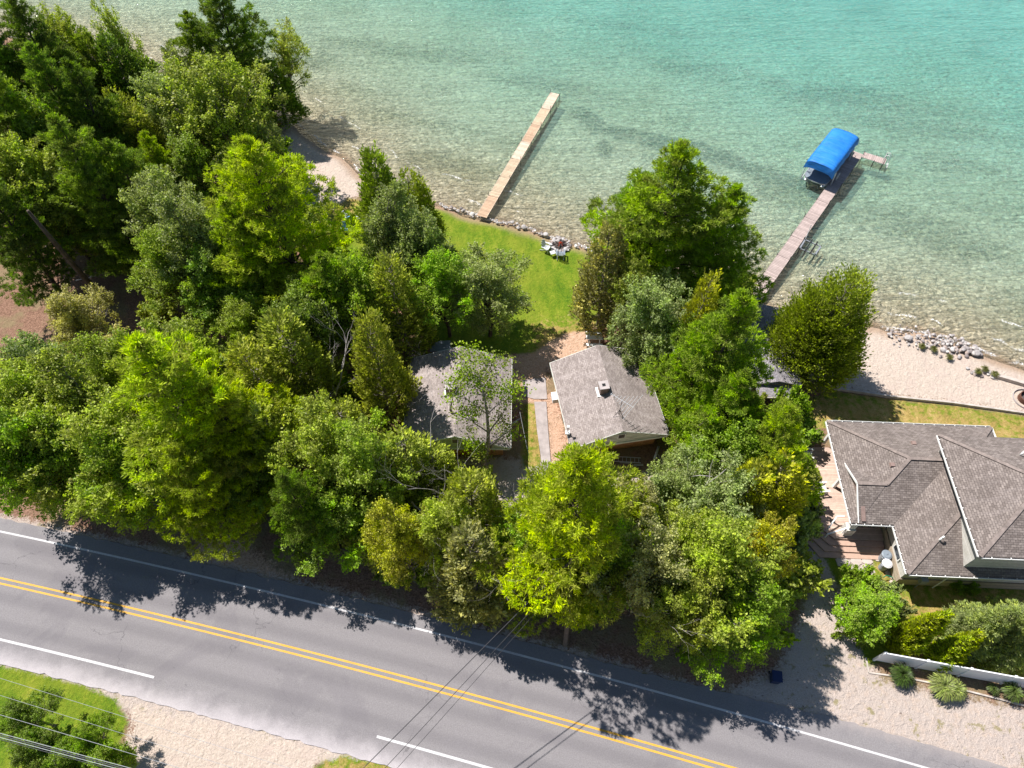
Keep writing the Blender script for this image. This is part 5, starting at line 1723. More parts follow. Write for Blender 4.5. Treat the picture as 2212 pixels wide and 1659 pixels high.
def cedar(seed, H=12.0, Rr=2.3, N=21000, spires=1):
    g = np.random.default_rng(seed); r = random.Random(seed)
    sp = [(0, 0, 1.0, 1.0)]
    for k in range(spires - 1):
        a = r.uniform(0, 6.28); sp.append((math.cos(a) * Rr * .42, math.sin(a) * Rr * .42, r.uniform(.72, .92), r.uniform(.6, .75)))
    NS = 1500
    P_, D_ = [], []
    for x0, y0, hs, rsn in sp:
        n = int(NS * rsn)
        t = 1 - np.sqrt(g.random(n)) * .97
        az = g.uniform(0, 6.283, n)
        prof = (1 - t) ** .72 * (1 - .25 * np.clip((.25 - t) / .25, 0, 1))
        lump = 1 + .20 * np.sin(az * 3 + t * 9 + seed) + .13 * np.sin(az * 7 - t * 23) + .10 * np.sin(t * 38 + az * 2)
        q = g.uniform(.62, 1.06, n)
        rr = Rr * rsn * prof * lump * q + .05
        P_.append(np.stack([x0 + rr * np.cos(az), y0 + rr * np.sin(az), (.05 + .95 * t) * H * hs], 1))
        D_.append(np.stack([np.cos(az), np.sin(az), .55 + .7 * t], 1))
    P_ = np.concatenate(P_); D_ = unit(np.concatenate(D_))
    per = N // len(P_)
    idx = np.repeat(np.arange(len(P_)), per); n = len(idx)
    # each spray: a flattened fan that reaches outward and curls up
    u = D_[idx]; f, s_ = frame_from(unit(g.normal(size=(len(P_), 3))), g)
    side = np.cross(D_, np.array([0, 0, 1.0])); side = unit(side + g.normal(size=side.shape) * .35)
    a = g.uniform(-1, 1, n); b = g.uniform(0, 1, n)
    L = .50 * Rr / 2.3
    pos = P_[idx] + u * (b * L)[:, None] + side[idx] * (a * (.30 * L + .25 * L * b))[:, None] + np.array([0, 0, 1.0]) * (b ** 2 * L * .35)[:, None] + g.normal(size=(n, 3)) * .05
    dirv = unit(u + side[idx] * (a * .8)[:, None] + np.array([0, 0, .45]) + g.normal(size=(n, 3)) * .35)
    nn = unit(np.cross(dirv, side[idx]) + g.normal(size=(n, 3)) * .55)
    bb = unit(np.cross(dirv, nn))
    s = g.uniform(.7, 1.2, n)[:, None]
    cl = g.random(len(P_))[idx] * .75 + .25 * g.random(n)
    cl = np.clip(cl * .8 + b * .2, 0, 1)
    crown = leaf_mesh('crown', pos, dirv * s * .135, bb * s * .062, g.random(n), cl, M['spray'])
    tubes = []
    for x0, y0, hs, rsn in sp:
        tubes.append((curve_pts((x0 * .3, y0 * .3, -.2), (x0, y0, H * hs * .95), .012, r, 5), [.2 * rsn, .17 * rsn, .13 * rsn, .09, .05, .01], 8))
    for i in range(46):
        z = H * r.uniform(.15, .9); az = r.uniform(0, 6.28); L2 = Rr * (1 - z / H) ** .72 * .8
        tubes.append(([(0, 0, z), (L2 * .5 * math.cos(az), L2 * .5 * math.sin(az), z + .05), (L2 * math.cos(az), L2 * math.sin(az), z + .35)], [.03, .02, .008], 4))
    return tube_mesh('trunk', tubes, M['bark_grey']), crown


def pine(seed, H=16.0, Rr=4.5, z0=.16, needle=.155, spruce=False):
    g = np.random.default_rng(seed); r = random.Random(seed)
    P_, D_, CL = [], [], []
    tubes = [(curve_pts((0, 0, -.2), (r.uniform(-.3, .3), r.uniform(-.3, .3), H * .97), .015, r, 7), [H * .0165 * (1 - i / 7.6) + .01 for i in range(8)], 9)]
    z = H * z0
    step = (.92 if not spruce else .34) * H / 16 * (1 if not spruce else 2.0)
    aoff = 0
    asym = [r.uniform(.72, 1.22) for _ in range(6)]
    while z < H * .985:
        t = z / H
        prof = (min(1, (t - z0) / .12 + .62)) * (1 - t) ** .80 * 1.36 if not spruce else (1 - t) ** .9 * 1.05
        nb = r.randint(4, 5) if not spruce else r.randint(7, 9)
        aoff += r.uniform(.4, 1.2)
        for k in range(nb):
            az = aoff + 6.283 * k / nb + r.uniform(-.25, .25)
            if not spruce and r.random() < .13 and t < .8: continue
            sec = asym[int((az % 6.283) / 6.283 * 6) % 6]
            L = Rr * prof * (r.uniform(.55, 1.2) if not spruce else r.uniform(.75, 1.1)) * sec
            if L < .12: L = .12
            rise = (.10 + .55 * t) * (1 if not spruce else .1) - (.0 if not spruce else .12)
            c, s = math.cos(az), math.sin(az)
            zz = z + r.uniform(-.2, .2) * step
            def bp(f):
                return np.array([c * L * f, s * L * f, zz + L * (rise * f + .10 * math.sin(f * 3.0) - (.0 if not spruce else .10 * f) + (.10 * f * f))])
            tubes.append(([Vector(bp(0)), Vector(bp(.35)), Vector(bp(.7)), Vector(bp(.97))], [.02 + L * .012, .015 + L * .008, .012, .005], 4))
            nt = max(5, int(L * L * 2.6 + L * 9) if not spruce else int(L * 12))
            cl = r.random()
            for j in range(nt):
                f = (.28 if L > 1.2 else .1) + (.74 if L > 1.2 else .9) * (j + r.random()) / nt
                wdt = L * (.40 if not spruce else .30) * math.sin(math.pi * min(.97, max(.10, (f - .12) / .95))) ** .8 + .06
                lat = r.uniform(-1, 1) * wdt
                b = bp(f) + np.array([-s * lat, c * lat, .06 * r.gauss(0, 1) * (1 + L * .12) + .04 - .10 * abs(lat)])
                P_.append(b)
                dd = np.array([c + (-s) * lat * 1.1, s + c * lat * 1.1, .55 if not spruce else .15]); D_.append(dd / np.linalg.norm(dd)); CL.append(np.clip(cl * .55 + r.random() * .45, 0, 1))
        z += step * r.uniform(.8, 1.15) * (1 - .35 * t)
    P_ = np.array(P_); D_ = np.array(D_); CL = np.array(CL)
    per = 22 if not spruce else 14
    idx = np.repeat(np.arange(len(P_)), per); n = len(idx)
    dirv = unit(D_[idx] * .75 + np.array([0, 0, .25]) + g.normal(size=(n, 3)) * (.62 if not spruce else .45))
    ln = g.uniform(.65, 1.15, n)[:, None] * needle * (1 if not spruce else .8)
    pos = P_[idx] + dirv * ln * .9 + g.normal(size=(n, 3)) * .07
    nn, bb = frame_from(dirv, g)
    cl = CL[idx]
    crown = leaf_mesh('crown', pos, dirv * ln, bb * (.030 if not spruce else .034) * g.uniform(.8, 1.3, n)[:, None], g.random(n), cl, M['needle'])
    for i in range(14):
        zz = H * r.uniform(.04, z0 + .15); az = r.uniform(0, 6.28); L = r.uniform(.5, 1.6)
        tubes.append(([(0, 0, zz), (L * .6 * math.cos(az), L * .6 * math.sin(az), zz + .02), (L * math.cos(az), L * math.sin(az), zz - .1)], [.03, .02, .006], 4))
    return tube_mesh('trunk', tubes, M['bark']), crown


def dead_tree(seed, H=9.0, spread=1.0, r0=.13, forks=2, depth=4, mat='dead'):
    r = random.Random(seed); tubes = []
    def grow(p, d, L, rad, dep):
        n = 4; pts = [p]
        for i in range(n):
            d = (d + Vector((r.gauss(0, .16), r.gauss(0, .16), r.gauss(.03, .06)))).normalized()
            pts.append(pts[-1] + d * L / n)
        rr = [rad * (1 - .55 * i / n) for i in range(n + 1)]
        tubes.append((pts, rr, 6 if dep > 2 else 4))
        if dep <= 0: return
        for k in range(r.randint(2, 3) if dep > 1 else 3):
            j = r.randint(2, n)
            nd = (d + Vector((r.gauss(0, 1), r.gauss(0, 1), r.uniform(-.1, .8))).normalized() * .85 * spread).normalized()
            grow(pts[j], nd, L * r.uniform(.45, .72), rr[j] * .68, dep - 1)
    for k in range(forks):
        a = r.uniform(0, 6.28)
        grow(Vector((0, 0, -.1)), Vector((.16 * math.cos(a), .16 * math.sin(a), 1)).normalized(), H * .45, r0, depth)
    return tube_mesh('trunk', tubes, M[mat])


VAR = {}
def variants(kind):
    if kind in VAR: return VAR[kind]
    f = {
        'P': lambda: [pine(100 + i) for i in range(5)],
        'D': lambda: [broadleaf(200 + i, bark=('bark_grey', 'bark')[i % 3 == 2]) for i in range(6)],
        'C': lambda: [cedar(300 + i, spires=1 + (i % 2)) for i in range(5)],
        'B': lambda: [broadleaf(400 + i, 12, 2.8, 10500, 1.0, 'birch', .28, .105) for i in range(2)],
        'S': lambda: [pine(500 + i, 8.0, 2.7, .05, .15, True) for i in range(2)],
        'V': lambda: [cedar(600 + i, 6.0, .95, 17000) for i in range(2)],
        'U': lambda: [broadleaf(700 + i, 2.4, 1.5, 7000, 1, 'bark', .02, .10, shrub=True) for i in range(4)],
        'M': lambda: [cedar(800, 12.4, 3.9, 70000, 5)],
    }[kind]()
    VAR[kind] = f
    return f


DIM = {'P': (16.0, 4.5), 'D': (11.0, 3.2), 'C': (12.0, 2.3), 'B': (12.0, 2.8), 'S': (8.0, 2.7), 'V': (6.0, .95), 'U': (2.4, 1.5), 'M': (12.4, 3.9)}
NAME = {'P': ('pine_tree', 'tree'), 'D': ('leafy_tree', 'tree'), 'C': ('cedar_tree', 'tree'), 'B': ('birch_tree', 'tree'), 'S': ('spruce_tree', 'tree'), 'V': ('arborvitae', 'shrub'), 'U': ('shrub', 'shrub'), 'M': ('cedar_tree', 'tree')}
TINT = {
    'bright': (0.370, 0.470, 0.026), 'green': (0.270, 0.390, 0.034), 'dark': (0.150, 0.230, 0.036), 'olive': (0.375, 0.430, 0.070),
    'grey': (0.320, 0.395, 0.145), 'lime': (0.300, 0.430, 0.034), 'yellow': (0.460, 0.470, 0.038), 'brown': (0.41, 0.40, 0.17), 'mid': (0.350, 0.430, 0.060),
    'deep': (0.220, 0.320, 0.042), 'cedar': (0.280, 0.370, 0.032),
}
tree_n = 0


def tree(kind, x, y, h, r, tint, label, group=None, base=None, lean=(0, 0), bark=None, rot=None):
    """x, y: where the top of the tree shows; h its height, r its crown radius"""
    global tree_n
    tree_n += 1
    vs = variants(kind)
    hsh = sum((i + 3) * ord(c) for i, c in enumerate(label))
    tm, cm = vs[hsh % len(vs)]
    top = at(x, y, h)
    H0, R0 = DIM[kind]
    nm, cat = NAME[kind]
    z = -.05
    root = empty(nm, (top.x - lean[0], top.y - lean[1], z), (hsh * 0.37) % 6.28 if rot is None else rot, label, cat, group)
    if kind == 'D': r *= 0.90
    if kind == 'U': r *= 0.78; h *= .9
    root.scale = (r / R0, r / R0, h / H0)
    if lean != (0, 0):
        root.rotation_euler = Vector((lean[0], lean[1], h)).to_track_quat('Z', 'Y').to_euler()
    to = bpy.data.objects.new('trunk', tm); C.objects.link(to); to.parent = root
    co = bpy.data.objects.new('crown', cm); C.objects.link(co); co.parent = root
    c = TINT[tint]; q = random.Random(hsh)
    k = q.uniform(.88, 1.12)
    co.color = (c[0] * k * q.uniform(.93, 1.07), c[1] * k, c[2] * k, 1)
    if bark:
        to.data = to.data.copy(); to.data.materials.clear(); to.data.materials.append(M[bark])
    return root


def dead(x, y, h, seed, label, spread=1.0, r0=.13, forks=2, mat='dead', name='dead_tree', depth=4, top=False):
    p = at(x, y) if not top else at(x, y, h * .72)
    me = dead_tree(seed, h, spread, r0, forks, depth, mat)
    o = bpy.data.objects.new(name, me); C.objects.link(o); o.location = (p.x, p.y, 0)
    return tag(o, label, 'tree')

TREES = [
('P', -60, 380, 14, 3.6, 'dark', 'dark pine half outside the left picture edge beside the clearing'),
('P', 1190, 1150, 11, 3.0, 'bright', 'lower bright pine in front of the tall lime-yellow pine, touching the pole'),
('P', -60, 130, 17, 4.6, 'deep', 'dark pine only half inside the left picture edge, upper woods'),
('D', -45, 300, 14, 3.8, 'mid', 'leafy tree half outside the left picture edge, above the clearing'),
('P', -70, 10, 17, 4.4, 'dark', 'dark pine half outside the picture at the top left corner'),
('D', -40, 850, 12, 3.6, 'mid', 'leafy tree half outside the left picture edge, below the clearing'),
('D', -60, 900, 13, 3.4, 'green', 'leafy tree half outside the left picture edge, by the road'),
# far left top
('P', 20, -10, 17, 4.6, 'dark', 'tall dark pine filling the very top left corner'),
('D', 105, 20, 13, 3.4, 'mid', 'grey-green leafy tree just right of the top left corner'),
('C', 170, 62, 12, 2.4, 'deep', 'dark cedar between the corner trees and the first strip of open water'),
('C', 222, 70, 12, 2.8, 'dark', 'black-green cedar on the shore with thin bare treetops rising behind it'),
('C', 288, 112, 9, 1.7, 'deep', 'slim green cedar standing against the water, upper left'),
('C', 360, 98, 10, 2.0, 'grey', 'small grey-green cedar right at the shore, left of the tall shore pine'),
('P', 450, -50, 15.5, 4.2, 'dark', 'tall dark pine standing up from the shore against the lake at the top edge'),
('P', 400, 25, 12, 3.2, 'deep', 'dark green pine close behind the tall shore pine, its lower left neighbour'),
('C', 520, 100, 8, 2.1, 'dark', 'dark cedar below the tall shore pine at the point'),
('C', 580, 135, 7, 2.3, 'deep', 'round dense cedar overhanging the water at the point'),
('D', 545, 262, 7, 2.0, 'grey', 'low grey-green tree at the head of the left beach'),
('D', 420, 130, 14, 5.0, 'mid', 'broad round leafy tree, the largest crown of the upper left woods'),
('D', 335, 150, 12, 3.4, 'grey', 'grey-green leafy tree left of the broad round crown'),
('D', 475, 195, 10, 2.9, 'green', 'mid green leafy tree right of the broad round crown'),
('P', 60, 95, 16, 4.2, 'deep', 'dark pine below the top left corner tree'),
('P', 140, 130, 15, 3.8, 'dark', 'dark pine in the second rank of the upper left woods'),
('D', 30, 200, 14, 3.8, 'green', 'green leafy tree on the left edge in the upper woods'),
('P', 110, 250, 16, 4.4, 'deep', 'wide dark pine on the left, above the shaded reddish clearing'),
('C', 235, 190, 11, 2.5, 'mid', 'slim olive cedar in the middle of the upper left woods'),
('C', 280, 235, 10, 2.6, 'olive', 'olive cedar with brown-green top in the upper left woods'),
('P', 308, 285, 10, 2.4, 'bright', 'small bright yellow-green pine glowing among dark trees, upper left'),
('D', 395, 300, 9, 3.0, 'deep', 'shaded leafy tree under the broad round crown'),
('P', 225, 300, 13, 3.4, 'deep', 'dark pine left of the small bright pine'),
('D', 25, 310, 13, 3.6, 'mid', 'greyish leafy tree on the left edge above the dark pine'),
('P', 20, 285, 12.5, 4.0, 'dark', 'big dark pine on the left edge above the reddish clearing'),
('P', 175, 350, 13, 3.2, 'deep', 'dark spreading pine beside the clearing, its trunk leaning out'),
('D', 305, 385, 12, 3.3, 'grey', 'grey-green leafy tree left of the great yellow-green pine'),
('D', 385, 430, 13, 3.6, 'grey', 'tall grey-green leafy tree against the left side of the great yellow-green pine'),
('D', 330, 500, 11, 3.0, 'mid', 'leafy tree in the hollow between clearing and great pine'),
('D', 430, 540, 10, 3.2, 'deep', 'shaded green tree in front of the great yellow-green pine'),
('P', 528, 300, 18, 5.3, 'bright', 'great yellow-green pine left of the lawn, the widest crown in the woods'),
('P', 480, 430, 14, 4.0, 'bright', 'yellow-green pine nestled against the left flank of the great pine'),
('P', 688, 545, 12, 2.8, 'green', 'green pine between the great pine and the grey birches'),
('D', 740, 560, 11, 3.2, 'lime', 'bright green leafy tree at the left lawn edge'),
('D', 640, 640, 10, 3.2, 'deep', 'dark leafy tree behind the dead white tree'),
('C', 802, 315, 12, 2.5, 'cedar', 'pointed cedar at the lawn tip, the taller of the pair against the water'),
('C', 880, 365, 10, 2.2, 'cedar', 'shorter pointed cedar of the pair against the water'),
('D', 830, 415, 12, 3.2, 'grey', 'grey-leaved birch below the pair of cedars'),
('D', 905, 458, 11, 2.7, 'grey', 'grey-leaved tree reaching over the lawn under the dock'),
('C', 835, 548, 12, 2.4, 'olive', 'tall olive cedar in the middle of the lawn trees'),
('D', 950, 545, 10, 2.8, 'lime', 'fresh green tree between the olive cedar and the round grey tree'),
('D', 1052, 562, 9, 3.1, 'grey', 'round grey-green tree standing alone on the lawn behind the left cabin'),
('C', 786, 668, 13.3, 2.15, 'olive', 'tall olive cedar hugging the left side of the left cabin'),
# clearing and left middle
('D', 508, 655, 8, 2.2, 'mid', 'small ball-shaped green tree in the woods between two cedars'),
('C', 590, 678, 12, 3.0, 'olive', 'broad yellow-olive cedar left of the dead white tree'),
('C', 515, 740, 12, 2.8, 'olive', 'olive cedar second to the left of the dead white tree'),
('D', 125, 640, 9, 2.6, 'brown', 'thin brownish tree at the lower rim of the reddish clearing'),
('D', 30, 735, 10, 3.0, 'grey', 'grey-green tree on the left edge below the clearing'),
('D', 190, 735, 11, 3.0, 'mid', 'leafy tree below the clearing, left of the yellow pine top'),
('D', 350, 695, 11, 3.4, 'olive', 'olive leafy tree just right of the yellow pine top'),
('P', 290, 735, 18, 5.6, 'bright', 'large bright yellow pine in the lower left woods'),
('P', 440, 830, 14, 4.2, 'bright', 'bright yellow-green pine right below the large yellow pine'),
('D', 25, 800, 11, 3.8, 'mid', 'leafy tree on the left edge halfway down'),
('D', 120, 800, 12, 3.8, 'olive', 'broad yellowish leafy tree in the lower left woods'),
('D', 60, 895, 11, 3.8, 'mid', 'leafy tree near the left edge above the road'),
('D', 180, 900, 12, 3.6, 'mid', 'green leafy tree left of the large yellow pine'),
('D', 98, 925, 11, 3.2, 'green', 'roadside leafy tree nearest the left edge'),
('D', 212, 960, 10.5, 2.8, 'green', 'low green roadside tree under the large yellow pine'),
('C', 560, 880, 11, 2.8, 'olive', 'olive cedar left of the pale green roadside trees'),
('P', 365, 965, 12.5, 3.2, 'bright', 'bright pine with boughs hanging towards the road'),
('D', 505, 985, 8.5, 2.3, 'deep', 'dark green tree above the sandy bank'),
('P', 605, 1025, 12, 2.4, 'deep', 'dark pine right of the sandy bank'),
('D', 665, 905, 12, 3.2, 'mid', 'pale green tree left of the cabins, the taller of two'),
('D', 755, 935, 12, 3.0, 'mid', 'pale green tree left of the cabins, nearer the cabin'),
('C', 725, 870, 10, 2.2, 'olive', 'cedar tucked between the dead white tree and the pale green trees'),
('D', 700, 1080, 8, 2.9, 'lime', 'fresh green low tree on the road bank under the pale trees'),
('C', 860, 930, 10, 2.8, 'olive', 'yellowish cedar before the left cabin with dead twigs beside it'),
('C', 930, 970, 8, 1.9, 'olive', 'short cedar at the left front corner of the left cabin'),
('C', 1012, 1022, 12, 2.6, 'olive', 'tall yellow-olive cedar in front of the left cabin'),
('D', 945, 1095, 11.5, 2.6, 'mid', 'green tree at the foot of the tall olive cedar'),
('D', 850, 1110, 11, 2.5, 'yellow', 'yellow-green roadside tree with drooping branches left of the olive cedar'),
('C', 1010, 1145, 12, 2.5, 'brown', 'thin grey-brown cedar at the roadside, bare twigs showing'),
# right of centre
('P', 1250, 985, 19, 4.4, 'bright', 'bright lime-yellow pine in front of the right cabin at the pole'),
('D', 1120, 1140, 9, 2.2, 'green', 'green tree tucked left of the bright lime-yellow pine'),
('D', 1392, 1052, 10, 2.2, 'brown', 'sparse brownish tree right of the bright pine'),
('D', 1330, 1150, 11, 2.6, 'green', 'shaded green tree at the right foot of the bright pine'),
('D', 1475, 1020, 9, 2.1, 'grey', 'grey-green small tree before the right cabin'),
('P', 1475, 312, 17, 5.2, 'green', 'big solitary-looking pine beside the lawn with its top over the water'),
('P', 1395, 375, 13, 3.2, 'green', 'pine on the left flank of the big lawn pine'),
('P', 1595, 400, 14, 4.2, 'green', 'pine on the lake side of the big lawn pine'),
('C', 1322, 478, 12, 2.3, 'brown', 'brownish cedar on the right lawn edge by the fire pit'),
('D', 1378, 560, 10, 2.3, 'olive', 'olive tree on the right lawn edge below the brownish cedar'),
('D', 1430, 615, 11, 3.1, 'grey', 'blue-grey leafy tree behind the right cabin'),
('D', 1405, 655, 8, 1.9, 'grey', 'lower blue-grey tree by the white picnic table'),
('D', 1480, 690, 8, 1.9, 'green', 'green tree against the right eave of the right cabin'),
('P', 1606, 635, 16.5, 4.4, 'green', 'wide green pine between the right cabin and the boathouse'),
('C', 1545, 582, 13, 1.8, 'yellow', 'narrow yellow-tipped cedar spire just above the wide green pine'),
('P', 1560, 720, 12, 2.6, 'green', 'pine touching the boathouse roof'),
('P', 1612, 800, 13, 3.0, 'green', 'green pine beside the right roof slope of the right cabin'),
('P', 1640, 860, 11, 2.6, 'green', 'green pine below the boathouse'),
('D', 1530, 895, 9, 2.2, 'green', 'fresh green leafy tree at the front right corner of the right cabin'),
('P', 1715, 880, 13, 3.2, 'bright', 'yellow-green pine touching the corner of the big house'),
('D', 1610, 930, 10, 2.8, 'green', 'green tree behind the white snag'),
('C', 1705, 990, 11, 2.6, 'yellow', 'golden-olive cedar beside the pink deck'),
('C', 1645, 1010, 11, 2.4, 'yellow', 'golden-olive cedar second from the pink deck'),
('D', 1585, 1030, 11, 3.4, 'grey', 'grey-green leafy tree right of the white snag'),
('D', 1500, 1115, 10, 2.6, 'mid', 'leafy tree before the white snag, towards the road'),
('D', 1430, 1165, 12, 2.9, 'brown', 'brownish-olive roadside tree right of the pole'),
('D', 1585, 1150, 13, 3.2, 'mid', 'broad green tree in the right roadside group'),
('D', 1688, 1140, 12, 2.5, 'yellow', 'yellowish tree at the gravel drive below the golden cedars'),
('D', 1645, 1255, 10.5, 2.7, 'green', 'dark leafy tree bending over the gravel drive'),
('D', 1535, 1265, 10.5, 2.7, 'mid', 'green roadside tree between pole and drive'),
('D', 1455, 1290, 9.5, 2.2, 'olive', 'olive roadside tree nearest the pole on its right'),
('D', 1580, 1345, 6.5, 2.2, 'lime', 'fresh green low tree at the road corner of the drive'),
('M', 1850, 588, 11.8, 3.4, 'cedar', 'massive many-topped cedar on the right beach beside the boathouse'),
# gardens of the big house
('U', 1872, 1240, 2.6, 1.5, 'green', 'clipped dark green bush at the flagstones'),
('U', 1925, 1262, 2.4, 1.25, 'grey', 'grey-green bush under the garden hose'),
('U', 1935, 1295, 2.6, 1.3, 'grey', 'grey-green bush above the bright maple bush'),
('U', 1868, 1290, 2.6, 1.4, 'deep', 'dark bush on the drive side of the hedge'),
('D', 1912, 1302, 4.6, 2.3, 'lime', 'bright lime-green young maple leaning over the end of the white fence'),
('U', 1882, 1345, 2.4, 1.2, 'green', 'green bush left under the bright maple'),
('S', 2200, 1318, 6.8, 2.2, 'grey', 'blue-green spruce behind the white fence, left of two'),
('S', 2300, 1320, 7.4, 2.6, 'grey', 'blue-green spruce at the right edge behind the white fence'),
('U', 2080, 1258, 1.2, .6, 'deep', 'small dark shrub in the shade of the front wall, left of its pair'),
('U', 2110, 1262, 1.2, .6, 'deep', 'small dark shrub in the shade of the front wall, right of its pair'),
('D', 15, 1535, 5, 1.5, 'deep', 'dark green tree cut by the left edge at the bottom corner'),
('D', 38, 1605, 5.5, 1.7, 'deep', 'green tree under the thick cables, bottom left corner'),
('D', 165, 1585, 5, 1.2, 'lime', 'yellow-green tree in the bottom left group, nearest the sand'),
('D', 200, 1628, 4.5, 1.5, 'lime', 'bright green tree on the bottom edge beside the sandy lot'),
('D', 112, 1635, 5, 1.7, 'green', 'green tree on the bottom edge beneath the cables'),
]

for a in TREES: tree(*a)
# leaning birch over the left cabin
def leaning_birch():
    b = at(1052, 1020); root = empty('birch_tree', b, 0, 'thin-leaved birch with pale curved trunk leaning over the roof of the left cabin', 'tree')
    root.scale = (.86, .86, .86)
    r = random.Random(5); g = np.random.default_rng(5)
    stem = [Vector((0, 0, -.2)), Vector((-.35, .25, 1.4)), Vector((.15, .5, 3.0)), Vector((.25, .9, 5.2)), Vector((.2, 1.3, 7.4)), Vector((.05, 1.7, 9.6)), Vector((-.3, 2.1, 11.6))]
    tubes = [(stem, [.24, .21, .18, .15, .11, .07, .03], 10)]
    tips = []
    def br(p, e, r0, n=5, sub=5):
        pts = curve_pts(p, e, .10, r, n); tubes.append((pts, [r0 * (1 - .8 * i / n) for i in range(n + 1)], 6))
        for _ in range(sub):
            q = pts[r.randint(2, n)]; d = Vector((r.gauss(0, 1), r.gauss(0, 1), r.gauss(.5, .8))).normalized() * r.uniform(.6, 1.5)
            tubes.append(([q, q + d * .5 + Vector((0, 0, .08)), q + d], [.022, .014, .006], 4)); tips.append(q + d); tips.append(q + d * .6)
        tips.append(pts[-1])
    for p, e, r0 in ((stem[2], (2.0, 1.1, 5.2), .09), (stem[3], (-1.6, 1.8, 7.0), .07), (stem[3], (1.9, 2.2, 7.8), .08), (stem[4], (-2.0, 2.4, 8.8), .06), (stem[4], (2.3, 3.2, 8.6), .06),
                     (stem[5], (-1.7, 3.3, 11.0), .05), (stem[5], (1.5, 3.2, 11.3), .05), (stem[6], (-1.2, 3.6, 12.6), .03), (stem[6], (.8, 2.9, 13.0), .03), (stem[4], (-.6, 3.6, 10.0), .05), (stem[2], (-.9, .2, 4.6), .05), (stem[1], (-.9, .5, 2.9), .04), (stem[5], (-2.6, 3.0, 9.6), .05)):
        br(p, Vector(e), r0)
    to = bpy.data.objects.new('trunk', tube_mesh('trunk', tubes, M['birch'])); C.objects.link(to); to.parent = root
    T = np.array([tuple(t_) for t_ in tips]); N = 5200
    idx = g.integers(0, len(T), N)
    d = g.normal(size=(N, 3)) * np.array([.36, .36, .28])
    pos = T[idx] + d
    n = unit(np.array([0, 0, .6]) + g.normal(size=(N, 3)) * .8); a, b_ = frame_from(n, g); s = g.uniform(.7, 1.2, N)[:, None] * .105
    co = bpy.data.objects.new('crown', leaf_mesh('crown', pos, a * s, b_ * s * .7, g.random(N), g.random(len(T))[idx], M['leaf'])); C.objects.link(co); co.parent = root
    co.color = (.26, .35, .03, 1)
    # dead limb growing from a lower stem
    m_ = MB()
    r2 = random.Random(2)
    for k in range(1): m_.tube([(.45, .6, 3.6), (1.5, .9, 5.0), (2.1, 1.4, 5.8), (3.0, 1.9, 6.1)], [.07, .055, .04, .015], 7); m_.tube([(2.1, 1.4, 5.8), (2.5, 1.2, 6.4), (2.9, 1.3, 6.9)], [.03, .02, .008], 6)
    m_.build('dead_limb', M['dead'], root, True)


leaning_birch()
p = at(1002, 965)
o = MB().tube([(0, 0, 0), (-.35, .3, 2.4), (-.75, .6, 4.4), (-.7, .75, 5.0)], [.13, .12, .09, .07], 9).tube([(-.75, .6, 4.4), (-.5, .9, 5.6), (0, 1.2, 6.6)], [.06, .04, .01], 6).tube([(-.5, .9, 5.6), (-.75, 1.0, 6.4)], [.03, .01], 5).build('dead_tree', M['bark_grey'], None, True)
o.location = p; tag(o, 'broken dead stem standing before the gable of the left cabin', 'tree')
dead(716, 910, 11.5, 3, 'dead white tree with bare forked branches left of the tall cedar at the left cabin', .8, .15, 2)
dead(888, 985, 14.0, 8, 'dead grey bushy tree with fine twigs before the left cabin', .9, .10, 3, 'dead', 'dead_tree', 5, True)
dead(1548, 975, 16.0, 14, 'bleached white snag with three bare forks right of the right cabin', .6, .15, 1, 'dead', 'dead_tree', 2, True)
dead(1482, 1262, 13.5, 41, 'dead grey twiggy tree poking out of the roadside trees right of the pole', .9, .07, 2, 'dead', 'dead_tree', 4, True)
dead(1012, 1120, 16, 43, 'dead grey twigs standing out of the thin roadside cedar left of the pole', .9, .06, 2, 'dead', 'dead_tree', 4, True)
dead(150, 160, 12, 31, 'bare dark treetop against the water at the top edge, right of the corner trees', .6, .10, 1, 'bark', 'bare_tree', 4)
dead(85, 120, 12, 33, 'bare dark treetop against the water nearest the top left corner', .6, .08, 1, 'bark', 'bare_tree', 3)
tree('B', 205, -5, 13, 1.6, 'olive', 'thin tree with few leaves and dark stem against the water, upper left', None, None, (-1.5, 1.0), 'bark')
tree('B', 615, 45, 10, 2.0, 'olive', 'airy olive tree leaning out over the lake at the point', None, None, (1.6, .8), 'bark_grey')
for k, (x, y, hh, rz, lab) in enumerate(((70, 560, 5.5, 1.2, 'bleached fallen branch lying at the top of the reddish clearing'), (170, 612, 4.0, 1.9, 'smaller bleached fallen branch lying in the reddish clearing beside the leaning trunk'))):
    o = dead(x, y, hh, 60 + k, lab, .8, .06, 1, 'dead', 'fallen_branch', 3); o.rotation_euler = (R(-82), 0, -rz); o.location.z = .35; o['category'] = 'branch'
# leaning dark trunk at the clearing
b = at(228, 655); tp_ = at(60, 455, 13)
o = MB().tube([(0, 0, -.2), (tp_ - b) * .35, (tp_ - b) * .7, tp_ - b], [.28, .24, .18, .1], 10).build('dead_tree', M['bark'], None, True); o.location = b
tag(o, 'thick dark leaning trunk crossing the reddish clearing', 'tree')
# arborvitae: four spires
for x, y, h, r_, lab in ((2052, 1324, 5.6, .80, 'golden-green spire arborvitae, right-hand of the pair beside the bright maple'), (2030, 1330, 5.4, .75, 'golden-green spire arborvitae, left-hand of the pair beside the bright maple'),
                         (2122, 1368, 4.6, .75, 'golden-green arborvitae spire in front of the spruce, the higher one'), (2098, 1378, 4.2, .7, 'golden-green arborvitae spire in front of the spruce, the lower one')):
    tree('V', x, y, h, r_, 'yellow' if 0 else 'bright', lab, None, None, (0.5, .35))


